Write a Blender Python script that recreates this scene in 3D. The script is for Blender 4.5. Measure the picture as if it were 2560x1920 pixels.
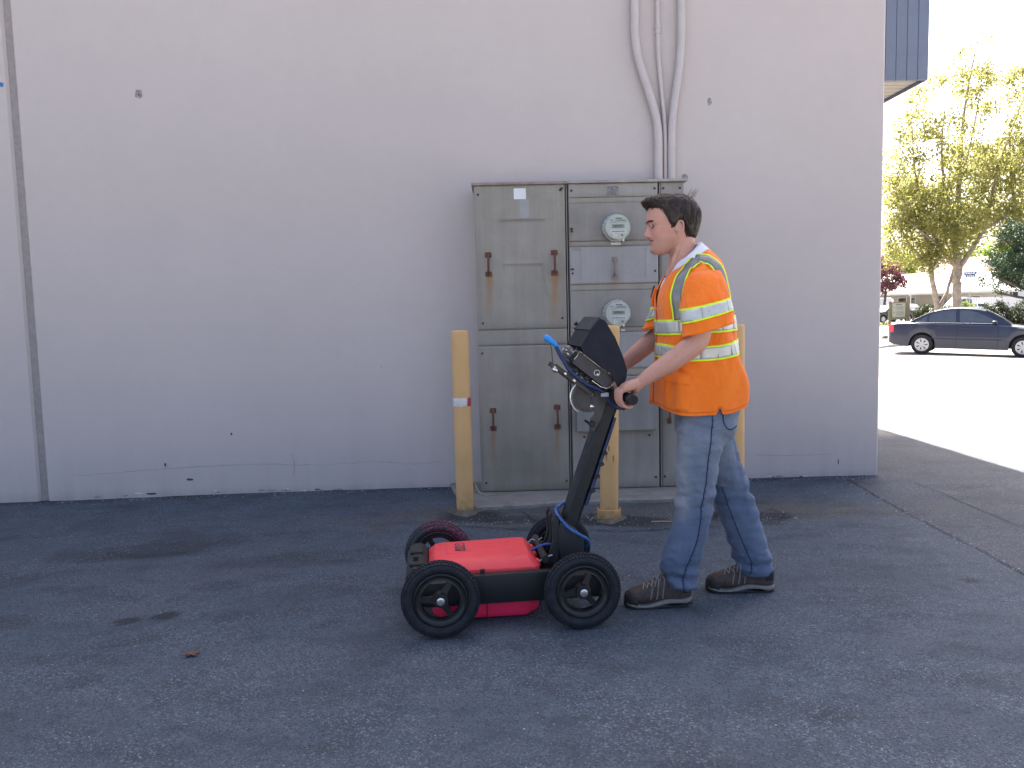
import bpy, bmesh, math, random
import numpy as np
from mathutils import Vector, Matrix, Quaternion, noise as mnoise
from math import sin, cos, pi, radians as RAD

# ---------------------------------------------------------------- clear
for o in list(bpy.data.objects):
    bpy.data.objects.remove(o, do_unlink=True)
scene = bpy.context.scene
COL = scene.collection
random.seed(7)
RNG = np.random.default_rng(11)

# ---------------------------------------------------------------- camera
cam_data = bpy.data.cameras.new('camera')
cam_data.lens = 27.99
cam_data.sensor_width = 36.0
cam_data.clip_start = 0.05
cam_data.clip_end = 1200
cam = bpy.data.objects.new('camera', cam_data)
cam.matrix_world = Matrix.Translation((0, 0, 1.35)) @ Matrix.Rotation(RAD(90 - 5.2), 4, 'X') @ Matrix.Rotation(RAD(-1.35), 4, 'Z')
COL.objects.link(cam)
scene.camera = cam
scene.render.resolution_x = 1024
scene.render.resolution_y = 768

# ---------------------------------------------------------------- sky, sun, exposure
SUN_EL, SUN_AZ = RAD(50), RAD(2)
world = bpy.data.worlds.new('World')
scene.world = world
world.use_nodes = True
wn = world.node_tree
bg = wn.nodes['Background']
sky = wn.nodes.new('ShaderNodeTexSky')
sky.sky_type = 'NISHITA'
sky.sun_disc = False
sky.sun_elevation = SUN_EL
sky.sun_rotation = SUN_AZ
sky.air_density = 0.55
sky.dust_density = 5.0
sky.ozone_density = 0.0
wn.links.new(sky.outputs[0], bg.inputs[0])
bg.inputs[1].default_value = 0.10
sun_d = bpy.data.lights.new('sun', 'SUN')
sun_d.energy = 5.0
sun_d.angle = RAD(0.53)
sun_d.color = (1.0, 0.95, 0.86)
sun = bpy.data.objects.new('sun', sun_d)
sdir = Vector((sin(SUN_AZ) * cos(SUN_EL), cos(SUN_AZ) * cos(SUN_EL), sin(SUN_EL)))
sun.rotation_euler = (-sdir).to_track_quat('-Z', 'Y').to_euler()
sun.location = sdir * 60
COL.objects.link(sun)
vs = scene.view_settings
vs.view_transform = 'Standard'
vs.look = 'None'
vs.gamma = 1.0
vs.use_curve_mapping = False
vs.exposure = 2.55

# ---------------------------------------------------------------- mesh helpers
def V(*a):
    return Vector(a)

class MB:
    """collects faces for ONE mesh object"""
    def __init__(s):
        s.v = []; s.f = []; s.uv = None
    def add(s, verts, faces):
        b = len(s.v)
        s.v += [tuple(p) for p in verts]
        s.f += [tuple(i + b for i in f) for f in faces]
        return s
    def addm(s, other, M):
        return s.add([M @ Vector(p) for p in other.v], other.f)
    def box(s, x0, x1, y0, y1, z0, z1, bev=0.0, M=None):
        if bev <= 0:
            vs_ = [(x0,y0,z0),(x1,y0,z0),(x1,y1,z0),(x0,y1,z0),(x0,y0,z1),(x1,y0,z1),(x1,y1,z1),(x0,y1,z1)]
            fs = [(0,3,2,1),(4,5,6,7),(0,1,5,4),(1,2,6,5),(2,3,7,6),(3,0,4,7)]
        else:
            c = ((x0+x1)/2, (y0+y1)/2, (z0+z1)/2); h = ((x1-x0)/2, (y1-y0)/2, (z1-z0)/2)
            vs_ = []; ids = {}
            for sx in (-1,1):
                for sy in (-1,1):
                    for sz in (-1,1):
                        sg = (sx,sy,sz)
                        for a in range(3):
                            p = [c[k] + sg[k]*(h[k] - (0 if k == a else bev)) for k in range(3)]
                            ids[(sx,sy,sz,a)] = len(vs_); vs_.append(tuple(p))
            fs = []
            for a in range(3):
                b, d = (a+1)%3, (a+2)%3
                for sa in (-1,1):
                    q = []
                    for sb, sd in ((-1,-1),(1,-1),(1,1),(-1,1)):
                        k = [0,0,0]; k[a]=sa; k[b]=sb; k[d]=sd
                        q.append(ids[(*k,a)])
                    fs.append(tuple(q) if sa > 0 else tuple(q[::-1]))
            for a in range(3):          # edge chamfers along axis a
                b, d = (a+1)%3, (a+2)%3
                for sb in (-1,1):
                    for sd in (-1,1):
                        def K(sa, w):
                            k=[0,0,0]; k[a]=sa; k[b]=sb; k[d]=sd; return ids[(*k,w)]
                        q = (K(-1,b),K(1,b),K(1,d),K(-1,d))
                        fs.append(q if sb*sd < 0 else q[::-1])
            for sx in (-1,1):
                for sy in (-1,1):
                    for sz in (-1,1):
                        q = (ids[(sx,sy,sz,0)],ids[(sx,sy,sz,1)],ids[(sx,sy,sz,2)])
                        fs.append(q if sx*sy*sz > 0 else q[::-1])
        if M is not None:
            vs_ = [M @ Vector(p) for p in vs_]
        return s.add(vs_, fs)
    def loft(s, rings, cap0=True, cap1=True, closed=True):
        n = len(rings[0]); vs_ = [p for r in rings for p in r]; fs = []
        m = n if closed else n - 1
        for i in range(len(rings) - 1):
            for j in range(m):
                k = (j + 1) % n
                fs.append((i*n+j, i*n+k, (i+1)*n+k, (i+1)*n+j))
        if cap0: fs.append(tuple(range(n))[::-1])
        if cap1: fs.append(tuple((len(rings)-1)*n + j for j in range(n)))
        return s.add(vs_, fs)
    def tube(s, path, r, n=12, cap=True, squash=None, up=None):
        P = [Vector(p) for p in path]; N = len(P)
        R = r if isinstance(r, (list, tuple)) else [r]*N
        T = []
        for i in range(N):
            t = (P[min(i+1,N-1)] - P[max(i-1,0)]); T.append(t.normalized())
        a = Vector(up) if up else (Vector((0,0,1)) if abs(T[0].z) < 0.9 else Vector((1,0,0)))
        u = (a - T[0]*a.dot(T[0])).normalized()
        rings = []
        for i in range(N):
            u = (u - T[i]*u.dot(T[i])).normalized(); w = T[i].cross(u)
            sq = squash[i] if isinstance(squash, (list, tuple)) else (squash or 1.0)
            rings.append([P[i] + u*(R[i]*cos(2*pi*j/n)) + w*(R[i]*sq*sin(2*pi*j/n)) for j in range(n)])
        return s.loft(rings, cap, cap)
    def cyl(s, p0, p1, r0, r1=None, n=20, cap=True):
        return s.tube([p0, p1], [r0, r0 if r1 is None else r1], n, cap)
    def lathe(s, prof, n=32, M=None, a0=0.0, a1=2*pi, cap=True):
        """prof: (radius, height) pairs turned round local Z"""
        full = abs(a1 - a0 - 2*pi) < 1e-6
        m = n if full else n + 1
        rings = [[Vector((r*cos(a0+(a1-a0)*j/n), r*sin(a0+(a1-a0)*j/n), h)) for j in range(m)] for r, h in prof]
        if M is not None: rings = [[M @ p for p in rg] for rg in rings]
        if abs(prof[0][0]-prof[-1][0]) + abs(prof[0][1]-prof[-1][1]) < 1e-9: cap = False
        return s.loft(rings, cap and prof[0][0] > 1e-6 and full, cap and prof[-1][0] > 1e-6 and full, full)
    def prism(s, poly, d0, d1, axis='y', M=None):
        """2-D outline pushed through along an axis (poly is x,z for axis y; x,y for z; y,z for x)"""
        def P(p, d):
            return {'y': (p[0], d, p[1]), 'z': (p[0], p[1], d), 'x': (d, p[0], p[1])}[axis]
        r0 = [Vector(P(p, d0)) for p in poly]; r1 = [Vector(P(p, d1)) for p in poly]
        if M is not None:
            r0 = [M @ p for p in r0]; r1 = [M @ p for p in r1]
        return s.loft([r0, r1])
    def build(s, name, mat, parent=None, smooth=35, loc=None, rot=None, bevel=0, fixn=True, kind=None):
        me = bpy.data.meshes.new(name)
        me.from_pydata([tuple(p) for p in s.v], [], s.f)
        if fixn or bevel:
            bm = bmesh.new(); bm.from_mesh(me)
            if bevel:
                bmesh.ops.remove_doubles(bm, verts=bm.verts, dist=1e-5)
            bmesh.ops.recalc_face_normals(bm, faces=bm.faces)
            if bevel:
                es = [e for e in bm.edges if len(e.link_faces) == 2 and e.calc_face_angle(0) > RAD(25)]
                bmesh.ops.bevel(bm, geom=es, offset=bevel, segments=2, profile=0.6, affect='EDGES', clamp_overlap=True)
            bm.to_mesh(me); bm.free()
        if smooth:
            me.polygons.foreach_set('use_smooth', [True]*len(me.polygons))
            if smooth < 180: me.set_sharp_from_angle(angle=RAD(smooth))
        me.update()
        me.materials.append(mat)
        return link(name, me, parent, loc, rot, kind)

def link(name, data, parent=None, loc=None, rot=None, kind=None):
    o = bpy.data.objects.new(name, data)
    COL.objects.link(o)
    if parent: o.parent = parent
    if loc is not None: o.location = loc
    if rot is not None: o.rotation_euler = rot
    if kind: o['kind'] = kind
    return o

def tag(o, label, cat, group=None):
    o['label'] = label; o['category'] = cat
    if group: o['group'] = group
    return o

def thing(name, label, cat, loc=(0,0,0), rot=(0,0,0), group=None):
    o = bpy.data.objects.new(name, None)
    o.empty_display_size = 0.1
    COL.objects.link(o); o.location = loc; o.rotation_euler = rot
    return tag(o, label, cat, group)

def copy_tree(o, parent=None):
    c = o.copy(); COL.objects.link(c); c.parent = parent
    for ch in [x for x in bpy.data.objects if x.parent == o]:
        copy_tree(ch, c)
    return c

def instance(name, src, parent, loc=None, rot=None):
    return link(name, src.data, parent, loc, rot)

def smoothstep(a, b, x):
    t = np.clip((x - a) / (b - a), 0, 1); return t*t*(3 - 2*t)

def catmull(pts, sub=8):
    P = [np.array(p, float) for p in pts]; out = []
    for i in range(len(P) - 1):
        p0 = P[max(i-1,0)]; p1 = P[i]; p2 = P[i+1]; p3 = P[min(i+2,len(P)-1)]
        for k in range(sub):
            t = k/sub
            out.append(0.5*((2*p1) + (-p0+p2)*t + (2*p0-5*p1+4*p2-p3)*t*t + (-p0+3*p1-3*p2+p3)*t**3))
    out.append(P[-1]); return out

def interp_rows(xs, rows, q):
    """smooth interpolation of row tuples at parameter q"""
    rows = np.array(rows, float); xs = np.array(xs, float)
    q = float(np.clip(q, xs[0], xs[-1]))
    i = int(np.clip(np.searchsorted(xs, q) - 1, 0, len(xs)-2))
    h = xs[i+1]-xs[i]; t = (q-xs[i])/h
    def m(k):
        if k == 0: return (rows[1]-rows[0])/(xs[1]-xs[0])
        if k == len(xs)-1: return (rows[-1]-rows[-2])/(xs[-1]-xs[-2])
        return (rows[k+1]-rows[k-1])/(xs[k+1]-xs[k-1])
    return (2*t**3-3*t**2+1)*rows[i] + (t**3-2*t**2+t)*h*m(i) + (-2*t**3+3*t**2)*rows[i+1] + (t**3-t**2)*h*m(i+1)

def remesh(mb, voxel, smooth_it=2, smooth_f=0.5, adapt=0):
    """one continuous skin round a set of overlapping closed shapes"""
    me = bpy.data.meshes.new('tmp'); me.from_pydata([tuple(p) for p in mb.v], [], mb.f)
    bm = bmesh.new(); bm.from_mesh(me); bmesh.ops.recalc_face_normals(bm, faces=bm.faces); bm.to_mesh(me); bm.free()
    o = bpy.data.objects.new('tmp', me); COL.objects.link(o)
    m = o.modifiers.new('r', 'REMESH'); m.mode = 'VOXEL'; m.voxel_size = voxel; m.adaptivity = adapt
    if smooth_it:
        k = o.modifiers.new('s', 'SMOOTH'); k.factor = smooth_f; k.iterations = smooth_it
    dg = bpy.context.evaluated_depsgraph_get()
    out = bpy.data.meshes.new_from_object(o.evaluated_get(dg), depsgraph=dg)
    bpy.data.objects.remove(o, do_unlink=True); bpy.data.meshes.remove(me)
    return out

def mesh_co(me):
    a = np.empty(len(me.vertices)*3); me.vertices.foreach_get('co', a); return a.reshape(-1,3)
def mesh_no(me):
    a = np.empty(len(me.vertices)*3); me.vertices.foreach_get('normal', a); return a.reshape(-1,3)
def set_co(me, co):
    me.vertices.foreach_set('co', co.ravel()); me.update()
def set_attr(me, name, vals):
    at = me.attributes.new(name, 'FLOAT', 'POINT')
    at.data.foreach_set('value', np.asarray(vals, dtype=np.float32))
def fbm(P, sc, oct=3, seed=0.0):
    out = np.empty(len(P))
    for i, p in enumerate(P):
        q = Vector((p[0]*sc+seed, p[1]*sc+seed*1.7, p[2]*sc-seed))
        out[i] = mnoise.fractal(q, 1.0, 2.0, oct)
    return out

def text_mesh(txt, size, name='lettering', extrude=0.0, align='CENTER', bold=0.0, space=1.0):
    cu = bpy.data.curves.new(name, 'FONT'); cu.body = txt; cu.size = size
    cu.align_x = align; cu.align_y = 'CENTER'; cu.extrude = extrude; cu.offset = bold
    cu.space_character = space; cu.resolution_u = 3
    o = bpy.data.objects.new('tmp', cu); COL.objects.link(o)
    dg = bpy.context.evaluated_depsgraph_get()
    me = bpy.data.meshes.new_from_object(o.evaluated_get(dg), depsgraph=dg)
    bpy.data.objects.remove(o, do_unlink=True)
    return me

# ---------------------------------------------------------------- material helper
class Nodes:
    def __init__(s, name):
        s.m = bpy.data.materials.new(name); s.m.use_nodes = True
        s.t = s.m.node_tree; s.b = s.t.nodes['Principled BSDF']
        s.co = s.t.nodes.new('ShaderNodeTexCoord').outputs['Object']
    def n(s, typ, **kw):
        nd = s.t.nodes.new(typ)
        for k, v in kw.items(): setattr(nd, k, v)
        return nd
    def l(s, a, b): s.t.links.new(a, b)
    def noise(s, scale, detail=4, rough=0.55, vec=None, dist=0.0):
        nd = s.n('ShaderNodeTexNoise'); s.l(vec or s.co, nd.inputs['Vector'])
        nd.inputs['Scale'].default_value = scale; nd.inputs['Detail'].default_value = detail
        nd.inputs['Roughness'].default_value = rough; nd.inputs['Distortion'].default_value = dist
        return nd.outputs['Fac']
    def voro(s, scale, feature='F1', out='Distance', vec=None):
        nd = s.n('ShaderNodeTexVoronoi', feature=feature); s.l(vec or s.co, nd.inputs['Vector'])
        nd.inputs['Scale'].default_value = scale
        return nd.outputs[out]
    def scaled(s, sx, sy, sz):
        nd = s.n('ShaderNodeMapping'); s.l(s.co, nd.inputs['Vector']); nd.inputs['Scale'].default_value = (sx,sy,sz)
        return nd.outputs[0]
    def ramp(s, fac, stops):
        nd = s.n('ShaderNodeValToRGB'); s.l(fac, nd.inputs[0]); e = nd.color_ramp.elements
        while len(e) < len(stops): e.new(0.5)
        for el, (p, c) in zip(e, stops):
            el.position = p; el.color = (*c, 1) if isinstance(c, (tuple, list)) else (c, c, c, 1)
        return nd.outputs[0]
    def mix(s, fac, a, b, mode='MIX'):
        nd = s.n('ShaderNodeMix', data_type='RGBA', blend_type=mode)
        for sock, val in ((nd.inputs[0], fac), (nd.inputs[6], a), (nd.inputs[7], b)):
            if isinstance(val, (int, float)): sock.default_value = val
            elif isinstance(val, (tuple, list)): sock.default_value = (*val, 1)
            else: s.l(val, sock)
        return nd.outputs[2]
    def math(s, op, a, b=0.0, c=0.0):
        nd = s.n('ShaderNodeMath', operation=op)
        for sock, val in zip(nd.inputs, (a, b, c)):
            if isinstance(val, (int, float)): sock.default_value = val
            else: s.l(val, sock)
        return nd.outputs[0]
    def attr(s, name):
        return s.n('ShaderNodeAttribute', attribute_name=name).outputs['Fac']
    def set(s, **kw):
        for k, v in kw.items():
            k = {'color':'Base Color','rough':'Roughness','metal':'Metallic','spec':'Specular IOR Level','alpha':'Alpha',
                 'coat':'Coat Weight','coat_rough':'Coat Roughness','trans':'Transmission Weight','ior':'IOR',
                 'sss':'Subsurface Weight','sss_r':'Subsurface Radius','sss_s':'Subsurface Scale','sheen':'Sheen Weight'}.get(k, k)
            sock = s.b.inputs[k]
            if isinstance(v, (int, float)): sock.default_value = v
            elif isinstance(v, (tuple, list)): sock.default_value = (*v, 1) if len(sock.default_value) == 4 else v
            else: s.l(v, sock)
        return s
    def bump(s, h, strength=0.3, dist=0.01):
        nd = s.n('ShaderNodeBump'); nd.inputs['Strength'].default_value = strength; nd.inputs['Distance'].default_value = dist
        s.l(h, nd.inputs['Height']); s.l(nd.outputs[0], s.b.inputs['Normal']); return s

def basic(name, col, rough=0.6, metal=0.0, var=0.12, scale=14, bump=0.0, bscale=120, spec=0.5, coat=0.0):
    k = Nodes(name)
    f = k.noise(scale, 5)
    dark = tuple(c*(1-var) for c in col); lite = tuple(min(1, c*(1+var)) for c in col)
    k.set(color=k.ramp(f, [(0.3, dark), (0.7, lite)]), rough=rough, metal=metal, spec=spec, coat=coat)
    r = k.ramp(k.noise(scale*2.3, 3), [(0.3, max(0.02, rough-0.08)), (0.7, min(1, rough+0.08))])
    k.set(rough=r)
    if bump: k.bump(k.noise(bscale, 3), bump, 0.004)
    return k.m
# ================================================================ ground
def ground_z(x, y):
    return -0.25 * smoothstep(9.0, 21.0, y) - 0.09 * smoothstep(12.5, 15.8, x) * smoothstep(9.0, 20.0, y) - 0.030 * smoothstep(-1.0, -4.5, x) * (y < 12)

def axis_lines(segs):
    out = []
    for a, b, st in segs:
        out += list(np.arange(a, b - 1e-6, st))
    out.append(segs[-1][1]); return np.array(out)

def blob(x, y, cx, cy, rx, ry, ang=0.0, soft=0.35, wob=0.0):
    c, s = math.cos(ang), math.sin(ang)
    u = ((x-cx)*c + (y-cy)*s)/rx; v = (-(x-cx)*s + (y-cy)*c)/ry
    d = np.sqrt(u*u + v*v) + wob
    return 1 - smoothstep(1-soft, 1+soft, d)

def make_ground():
    xs = axis_lines([(-400,-60,40),(-60,-12,6),(-12,-4.6,0.6),(-4.6,4.6,0.03),(4.6,12,0.5),(12,17,0.5),(17,60,3),(60,400,40)])
    ys = axis_lines([(-300,-20,40),(-20,0,2.5),(0,1.6,0.4),(1.6,6.2,0.03),(6.2,9,0.1),(9,26,1.0),(26,80,6),(80,600,60)])
    X, Y = np.meshgrid(xs, ys); nx, ny = len(xs), len(ys)
    x, y = X.ravel(), Y.ravel()
    z = ground_z(x, y)
    near = (abs(x) < 5) & (y > 1.5) & (y < 9)
    P = np.stack([x, y, z*0], 1)
    n1 = np.zeros(len(x)); n2 = np.zeros(len(x)); n3 = np.zeros(len(x))
    idx = np.nonzero(near)[0]
    n1[idx] = fbm(P[idx], 1.1, 4, 3.1); n2[idx] = fbm(P[idx], 5.0, 3, 9.7)
    Pw = P.copy(); Pw[:,1] *= 2.2
    n3[idx] = fbm(Pw[idx], 2.6, 4, 21.0)
    z = z + 0.004*n1 + 0.0012*n2
    # dark: damp or oily, plus a darker strip nearest the camera; pale: worn and dusty, plus a painted lift for the dim ground near the wall; brown: soil washed along the wall foot
    dark = 0.28*smoothstep(0.05, 0.5, n3) + 0.18*smoothstep(0.15, 0.6, n1) + .16*smoothstep(2.9, 2.0, y)  # last term: plain darkening towards the camera
    w = 0.25*n2
    for cx, cy, rx, ry, an, k in [(-1.765,3.500,.050,.042,.2,1.5),(-1.615,3.540,.062,.055,.35,1.7),(-1.66,3.76,.06,.04,.5,.35),
                                  (-1.50,3.93,.16,.08,0,.35),(-2.4,3.5,.2,.13,.2,.45),(-2.75,3.15,.35,.12,.1,.3),
                                  (-2.2,4.6,.55,.16,.2,.5),(-1.2,4.35,.5,.14,.1,.35),(-3.0,4.1,.4,.2,0,.4),(2.2,3.75,.05,.03,0,1.0)]:
        dark += k*blob(x, y, cx, cy, rx, ry, an, 0.22, w)
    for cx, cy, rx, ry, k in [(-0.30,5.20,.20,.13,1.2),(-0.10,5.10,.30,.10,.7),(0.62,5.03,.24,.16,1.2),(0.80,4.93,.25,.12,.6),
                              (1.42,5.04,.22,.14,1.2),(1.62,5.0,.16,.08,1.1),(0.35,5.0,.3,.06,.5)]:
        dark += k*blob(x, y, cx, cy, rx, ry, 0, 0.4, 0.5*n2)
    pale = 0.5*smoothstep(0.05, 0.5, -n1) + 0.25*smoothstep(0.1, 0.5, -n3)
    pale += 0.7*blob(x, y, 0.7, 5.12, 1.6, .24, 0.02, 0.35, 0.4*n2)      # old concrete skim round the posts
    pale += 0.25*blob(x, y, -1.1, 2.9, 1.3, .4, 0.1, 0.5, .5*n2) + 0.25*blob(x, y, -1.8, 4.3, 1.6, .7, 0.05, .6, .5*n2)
    pale += 0.38*smoothstep(3.1, 4.2, y)*smoothstep(6.05, 5.5, y)*(.7+.6*n1)  # lightened strip before the wall, painted in to offset the weaker light there
    brown = 0.8*blob(x, y, 0.7, 5.15, 1.7, .30, 0, 0.4, 0.5*n2) + 0.5*blob(x, y, -0.45, 5.25, .3, .15, 0, .4, .5*n2)
    brown += 0.5*blob(x, y, 1.9, 5.2, .5, .3, 0, .5, .5*n2)
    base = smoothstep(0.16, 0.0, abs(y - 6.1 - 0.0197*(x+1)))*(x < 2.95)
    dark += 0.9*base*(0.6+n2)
    # paler concrete driveway beyond the crack on the right and out to the street
    drive = smoothstep(2.50, 2.54, x + 0.02*n2)
    drive = np.maximum(drive, smoothstep(7.0, 7.5, y))
    street = np.maximum(smoothstep(7.9, 8.4, y + .3*n1), smoothstep(4.02, 4.25, x + .06*n1))  # street concrete; right edge laid along the eave shadow, painting the sunlit side paler
    street = np.maximum(street, smoothstep(1.5, .9, y))          # unseen ground behind the camera, made pale to bounce light onto the wall
    me = bpy.data.meshes.new('asphalt_ground')
    vv = np.stack([x, y, z], 1)
    i = (np.arange(ny-1)[:,None]*nx + np.arange(nx-1)[None,:]).ravel()
    F = np.stack([i, i+1, i+nx+1, i+nx], 1)
    me.from_pydata(vv.tolist(), [], F.tolist())
    me.polygons.foreach_set('use_smooth', [True]*len(me.polygons))
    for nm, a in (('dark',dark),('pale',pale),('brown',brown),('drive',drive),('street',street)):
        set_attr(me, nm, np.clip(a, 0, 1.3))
    k = Nodes('asphalt')
    fine = k.noise(120, 4, 0.75); mid = k.noise(28, 5, 0.65); big = k.noise(1.6, 5, 0.6)
    agg = k.voro(165, out='Color')
    agv = k.n('ShaderNodeSeparateColor'); k.l(agg, agv.inputs[0])
    col = k.ramp(mid, [(0.28, (.056,.079,.107)), (0.52, (.083,.112,.146)), (0.78, (.114,.146,.184))])
    col = k.mix(k.ramp(big, [(0.35, 0.0), (0.65, 0.55)]), col, (.072,.100,.136))
    wear = k.noise(6.5, 6, .68, vec=k.scaled(1, 1.5, 1), dist=.4)
    col = k.mix(k.ramp(wear, [(0.36, 0.55), (0.50, 0.0)]), col, (.044,.057,.075))
    col = k.mix(k.ramp(wear, [(0.52, 0.0), (0.70, 0.50)]), col, (.120,.140,.168))
    col = k.mix(k.ramp(fine, [(0.34, 0.55), (0.48, 0.0)]), col, (.034,.043,.056))
    col = k.mix(k.ramp(fine, [(0.54, 0.0), (0.72, 0.5)]), col, (.150,.172,.205))
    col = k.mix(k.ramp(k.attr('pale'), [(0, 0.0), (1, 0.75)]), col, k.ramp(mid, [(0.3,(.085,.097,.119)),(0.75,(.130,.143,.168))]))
    col = k.mix(k.ramp(k.attr('drive'), [(0, 0.0), (1, 0.7)]), col, k.ramp(mid, [(0.3,(.074,.078,.094)),(0.75,(.100,.104,.122))]))
    col = k.mix(k.attr('street'), col, k.ramp(mid, [(0.3,(.27,.26,.24)),(0.7,(.33,.32,.30))]))
    col = k.mix(k.ramp(k.attr('brown'), [(0, 0.0), (1, 0.6)]), col, k.ramp(mid, [(0.3,(.10,.085,.065)),(0.75,(.17,.15,.12))]))
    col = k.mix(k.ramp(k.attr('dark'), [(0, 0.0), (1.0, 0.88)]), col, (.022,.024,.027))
    # single pale and dark stones of the aggregate
    col = k.mix(k.math('MULTIPLY', k.ramp(agv.outputs[0], [(0.76, 0.0), (0.92, 0.60)]), k.ramp(k.noise(2.2,5,.65), [(0.38, 0.08), (0.62, 1.0)])), col, (.27,.30,.345))
    col = k.mix(k.ramp(agv.outputs[1], [(0.66, 0.0), (0.84, 0.55)]), col, (.030,.031,.034))
    k.set(color=col, rough=k.ramp(mid, [(0.3, 0.72), (0.7, 0.92)]), spec=0.35)
    h = k.math('ADD', k.math('MULTIPLY', fine, 0.6), k.math('MULTIPLY', k.voro(230), 0.8))
    k.bump(h, 0.8, 0.010)
    me.materials.append(k.m)
    o = link('asphalt_ground', me); o['kind'] = 'structure'
    return o
ground = make_ground()

crack_mat = basic('crack_dirt', (.030,.031,.034), 0.95, var=0.3, scale=40)
def ribbon(name, pts, w, mat, parent, jitter=0.006, z=0.004, plane='ground', sub=7):
    """thin irregular strip following a crack"""
    P = catmull(pts, sub); L = []; R = []
    for i, p in enumerate(P):
        a = P[max(i-1,0)]; b = P[min(i+1,len(P)-1)]; d = (b-a); d = d/(np.linalg.norm(d)+1e-9)
        nrm = np.array([-d[1], d[0]])
        ww = w*(0.35 + 0.9*random.random()); c = p[:2] + nrm*random.uniform(-jitter, jitter)
        L.append(c + nrm*ww/2); R.append(c - nrm*ww/2)
    def lift(q):
        if plane == 'ground': return (q[0], q[1], float(ground_z(np.array(q[0]), np.array(q[1]))) + z)
        return (q[0], -z, q[1])
    mb = MB(); n = len(L)
    mb.add([lift(q) for q in L] + [lift(q) for q in R], [(i, i+1, n+i+1, n+i) for i in range(n-1)])
    return mb.build(name, mat, parent, smooth=0, fixn=False)
ribbon('crack', [(2.54,6.16),(2.56,5.88),(2.53,5.38),(2.518,4.9),(2.515,4.5),(2.518,4.19),(2.50,3.82),(2.49,3.2)], .010, crack_mat, ground, .007, .006, sub=14)
ribbon('crack', [(2.90,6.13),(2.99,5.99),(3.0,5.73),(3.02,5.55),(3.0,5.27),(3.01,4.9),(3.0,4.7),(3.03,4.64),(3.02,4.4)], .007, crack_mat, ground, .006, .006, sub=10)
ribbon('crack', [(-1.86,2.95),(-1.74,3.1),(-1.58,3.28),(-1.46,3.42),(-1.42,3.53)], .004, crack_mat, ground, .006, .007, sub=9)
ribbon('crack', [(-1.1,3.72),(-.9,3.82),(-.72,3.9),(-.5,3.96)], .003, crack_mat, ground, .006, .007, sub=9)
ribbon('crack', [(-.52,5.0),(-.3,4.93),(-.05,4.86),(.1,4.84),(.12,5.05),(.05,5.25)], .010, crack_mat, ground, .01, .006, sub=10)
ribbon('crack', [(.35,4.80),(.7,4.74),(1.0,4.78),(1.3,4.80),(1.62,4.86),(1.74,5.02),(1.70,5.2)], .011, crack_mat, ground, .012, .006, sub=12)
ribbon('crack', [(2.05,3.95),(2.2,3.99),(2.33,3.96)], .005, crack_mat, ground, .008, .007)

# ================================================================ building
WALL_A = RAD(1.13)
def wall_paint():
    k = Nodes('wall_paint')
    big = k.noise(0.7, 5, 0.55); mid = k.noise(9, 5, 0.6); fine = k.noise(220, 3, 0.6)
    col = k.ramp(big, [(0.3, (.520,.455,.422)), (0.7, (.555,.487,.452))])
    col = k.mix(k.ramp(mid, [(0.35, 0.0), (0.75, 0.16)]), col, (.445,.39,.37))
    st = k.noise(1.0, 4, 0.6, vec=k.scaled(5.5, 1, 0.35))
    geo = k.n('ShaderNodeSeparateXYZ'); k.l(k.co, geo.inputs[0])
    low = k.ramp(geo.outputs[2], [(0.0, 0.55), (0.06, 0.22), (0.45, 0.06), (1.0, 0.0)])
    col = k.mix(k.math('MULTIPLY', low, k.ramp(st, [(0.35, 0.25), (0.65, 0.9)])), col, (.23,.20,.18))
    pt = k.noise(1.6, 6, .7, dist=.8)
    col = k.mix(k.ramp(pt, [(0.52, 0.0), (0.70, 0.10)]), col, (.60,.53,.50))
    spk = k.voro(38)
    col = k.mix(k.ramp(spk, [(0.0, 0.35), (0.05, 0.0)]), col, (.22,.20,.20))
    k.set(color=col, rough=0.82, spec=0.25)
    k.bump(k.math('ADD', k.math('MULTIPLY', fine, 0.5), k.noise(60, 4)), 0.22, 0.004)
    return k.m
M_wall = wall_paint()
building = thing('commercial_building', 'flat lavender grey painted building wall with a vertical joint and overhanging eave', 'building',
                 (2.87, 6.18, 0), (0, 0, WALL_A))
WH = 6.6
def wall_panel(x0, x1):
    mb = MB(); c = 0.016
    prof = [(x0, .2), (x0, c*1.2), (x0+c, 0), (x1-c, 0), (x1, c*1.2), (x1, .2)]
    zs = [-0.25, WH]
    mb.loft([[Vector((px, py, zz)) for px, py in prof] for zz in zs])
    return mb.build('wall_panel', M_wall, building, smooth=0)
wall_panel(-15.0, -6.535)
wall_panel(-6.48, 0.0)
M_seal = basic('joint_sealant', (.31,.275,.255), 0.85, var=0.12, scale=30, bump=0.2)
MB().box(-6.60, -6.42, 0.022, 0.19, -.2, WH-.02).build('joint_sealant', M_seal, building, smooth=0)
# the long wall on the street side and the roof slab
MB().box(-0.2, -0.003, 0.203, 15, -.3, WH-.003).build('side_wall', M_wall, building, smooth=0)
MB().box(-14.9, -0.21, 0.21, 15, WH-.25, WH-.05).build('roof', basic('roof_felt', (.18,.18,.18), .9), building, smooth=0)
MB().box(-15, -14.8, 0.21, 15, -.3, WH-.27).build('side_wall', M_wall, building, smooth=0)
MB().box(-14.79, -0.21, 14.8, 15, -.3, WH-.27).build('back_wall', M_wall, building, smooth=0)
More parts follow.
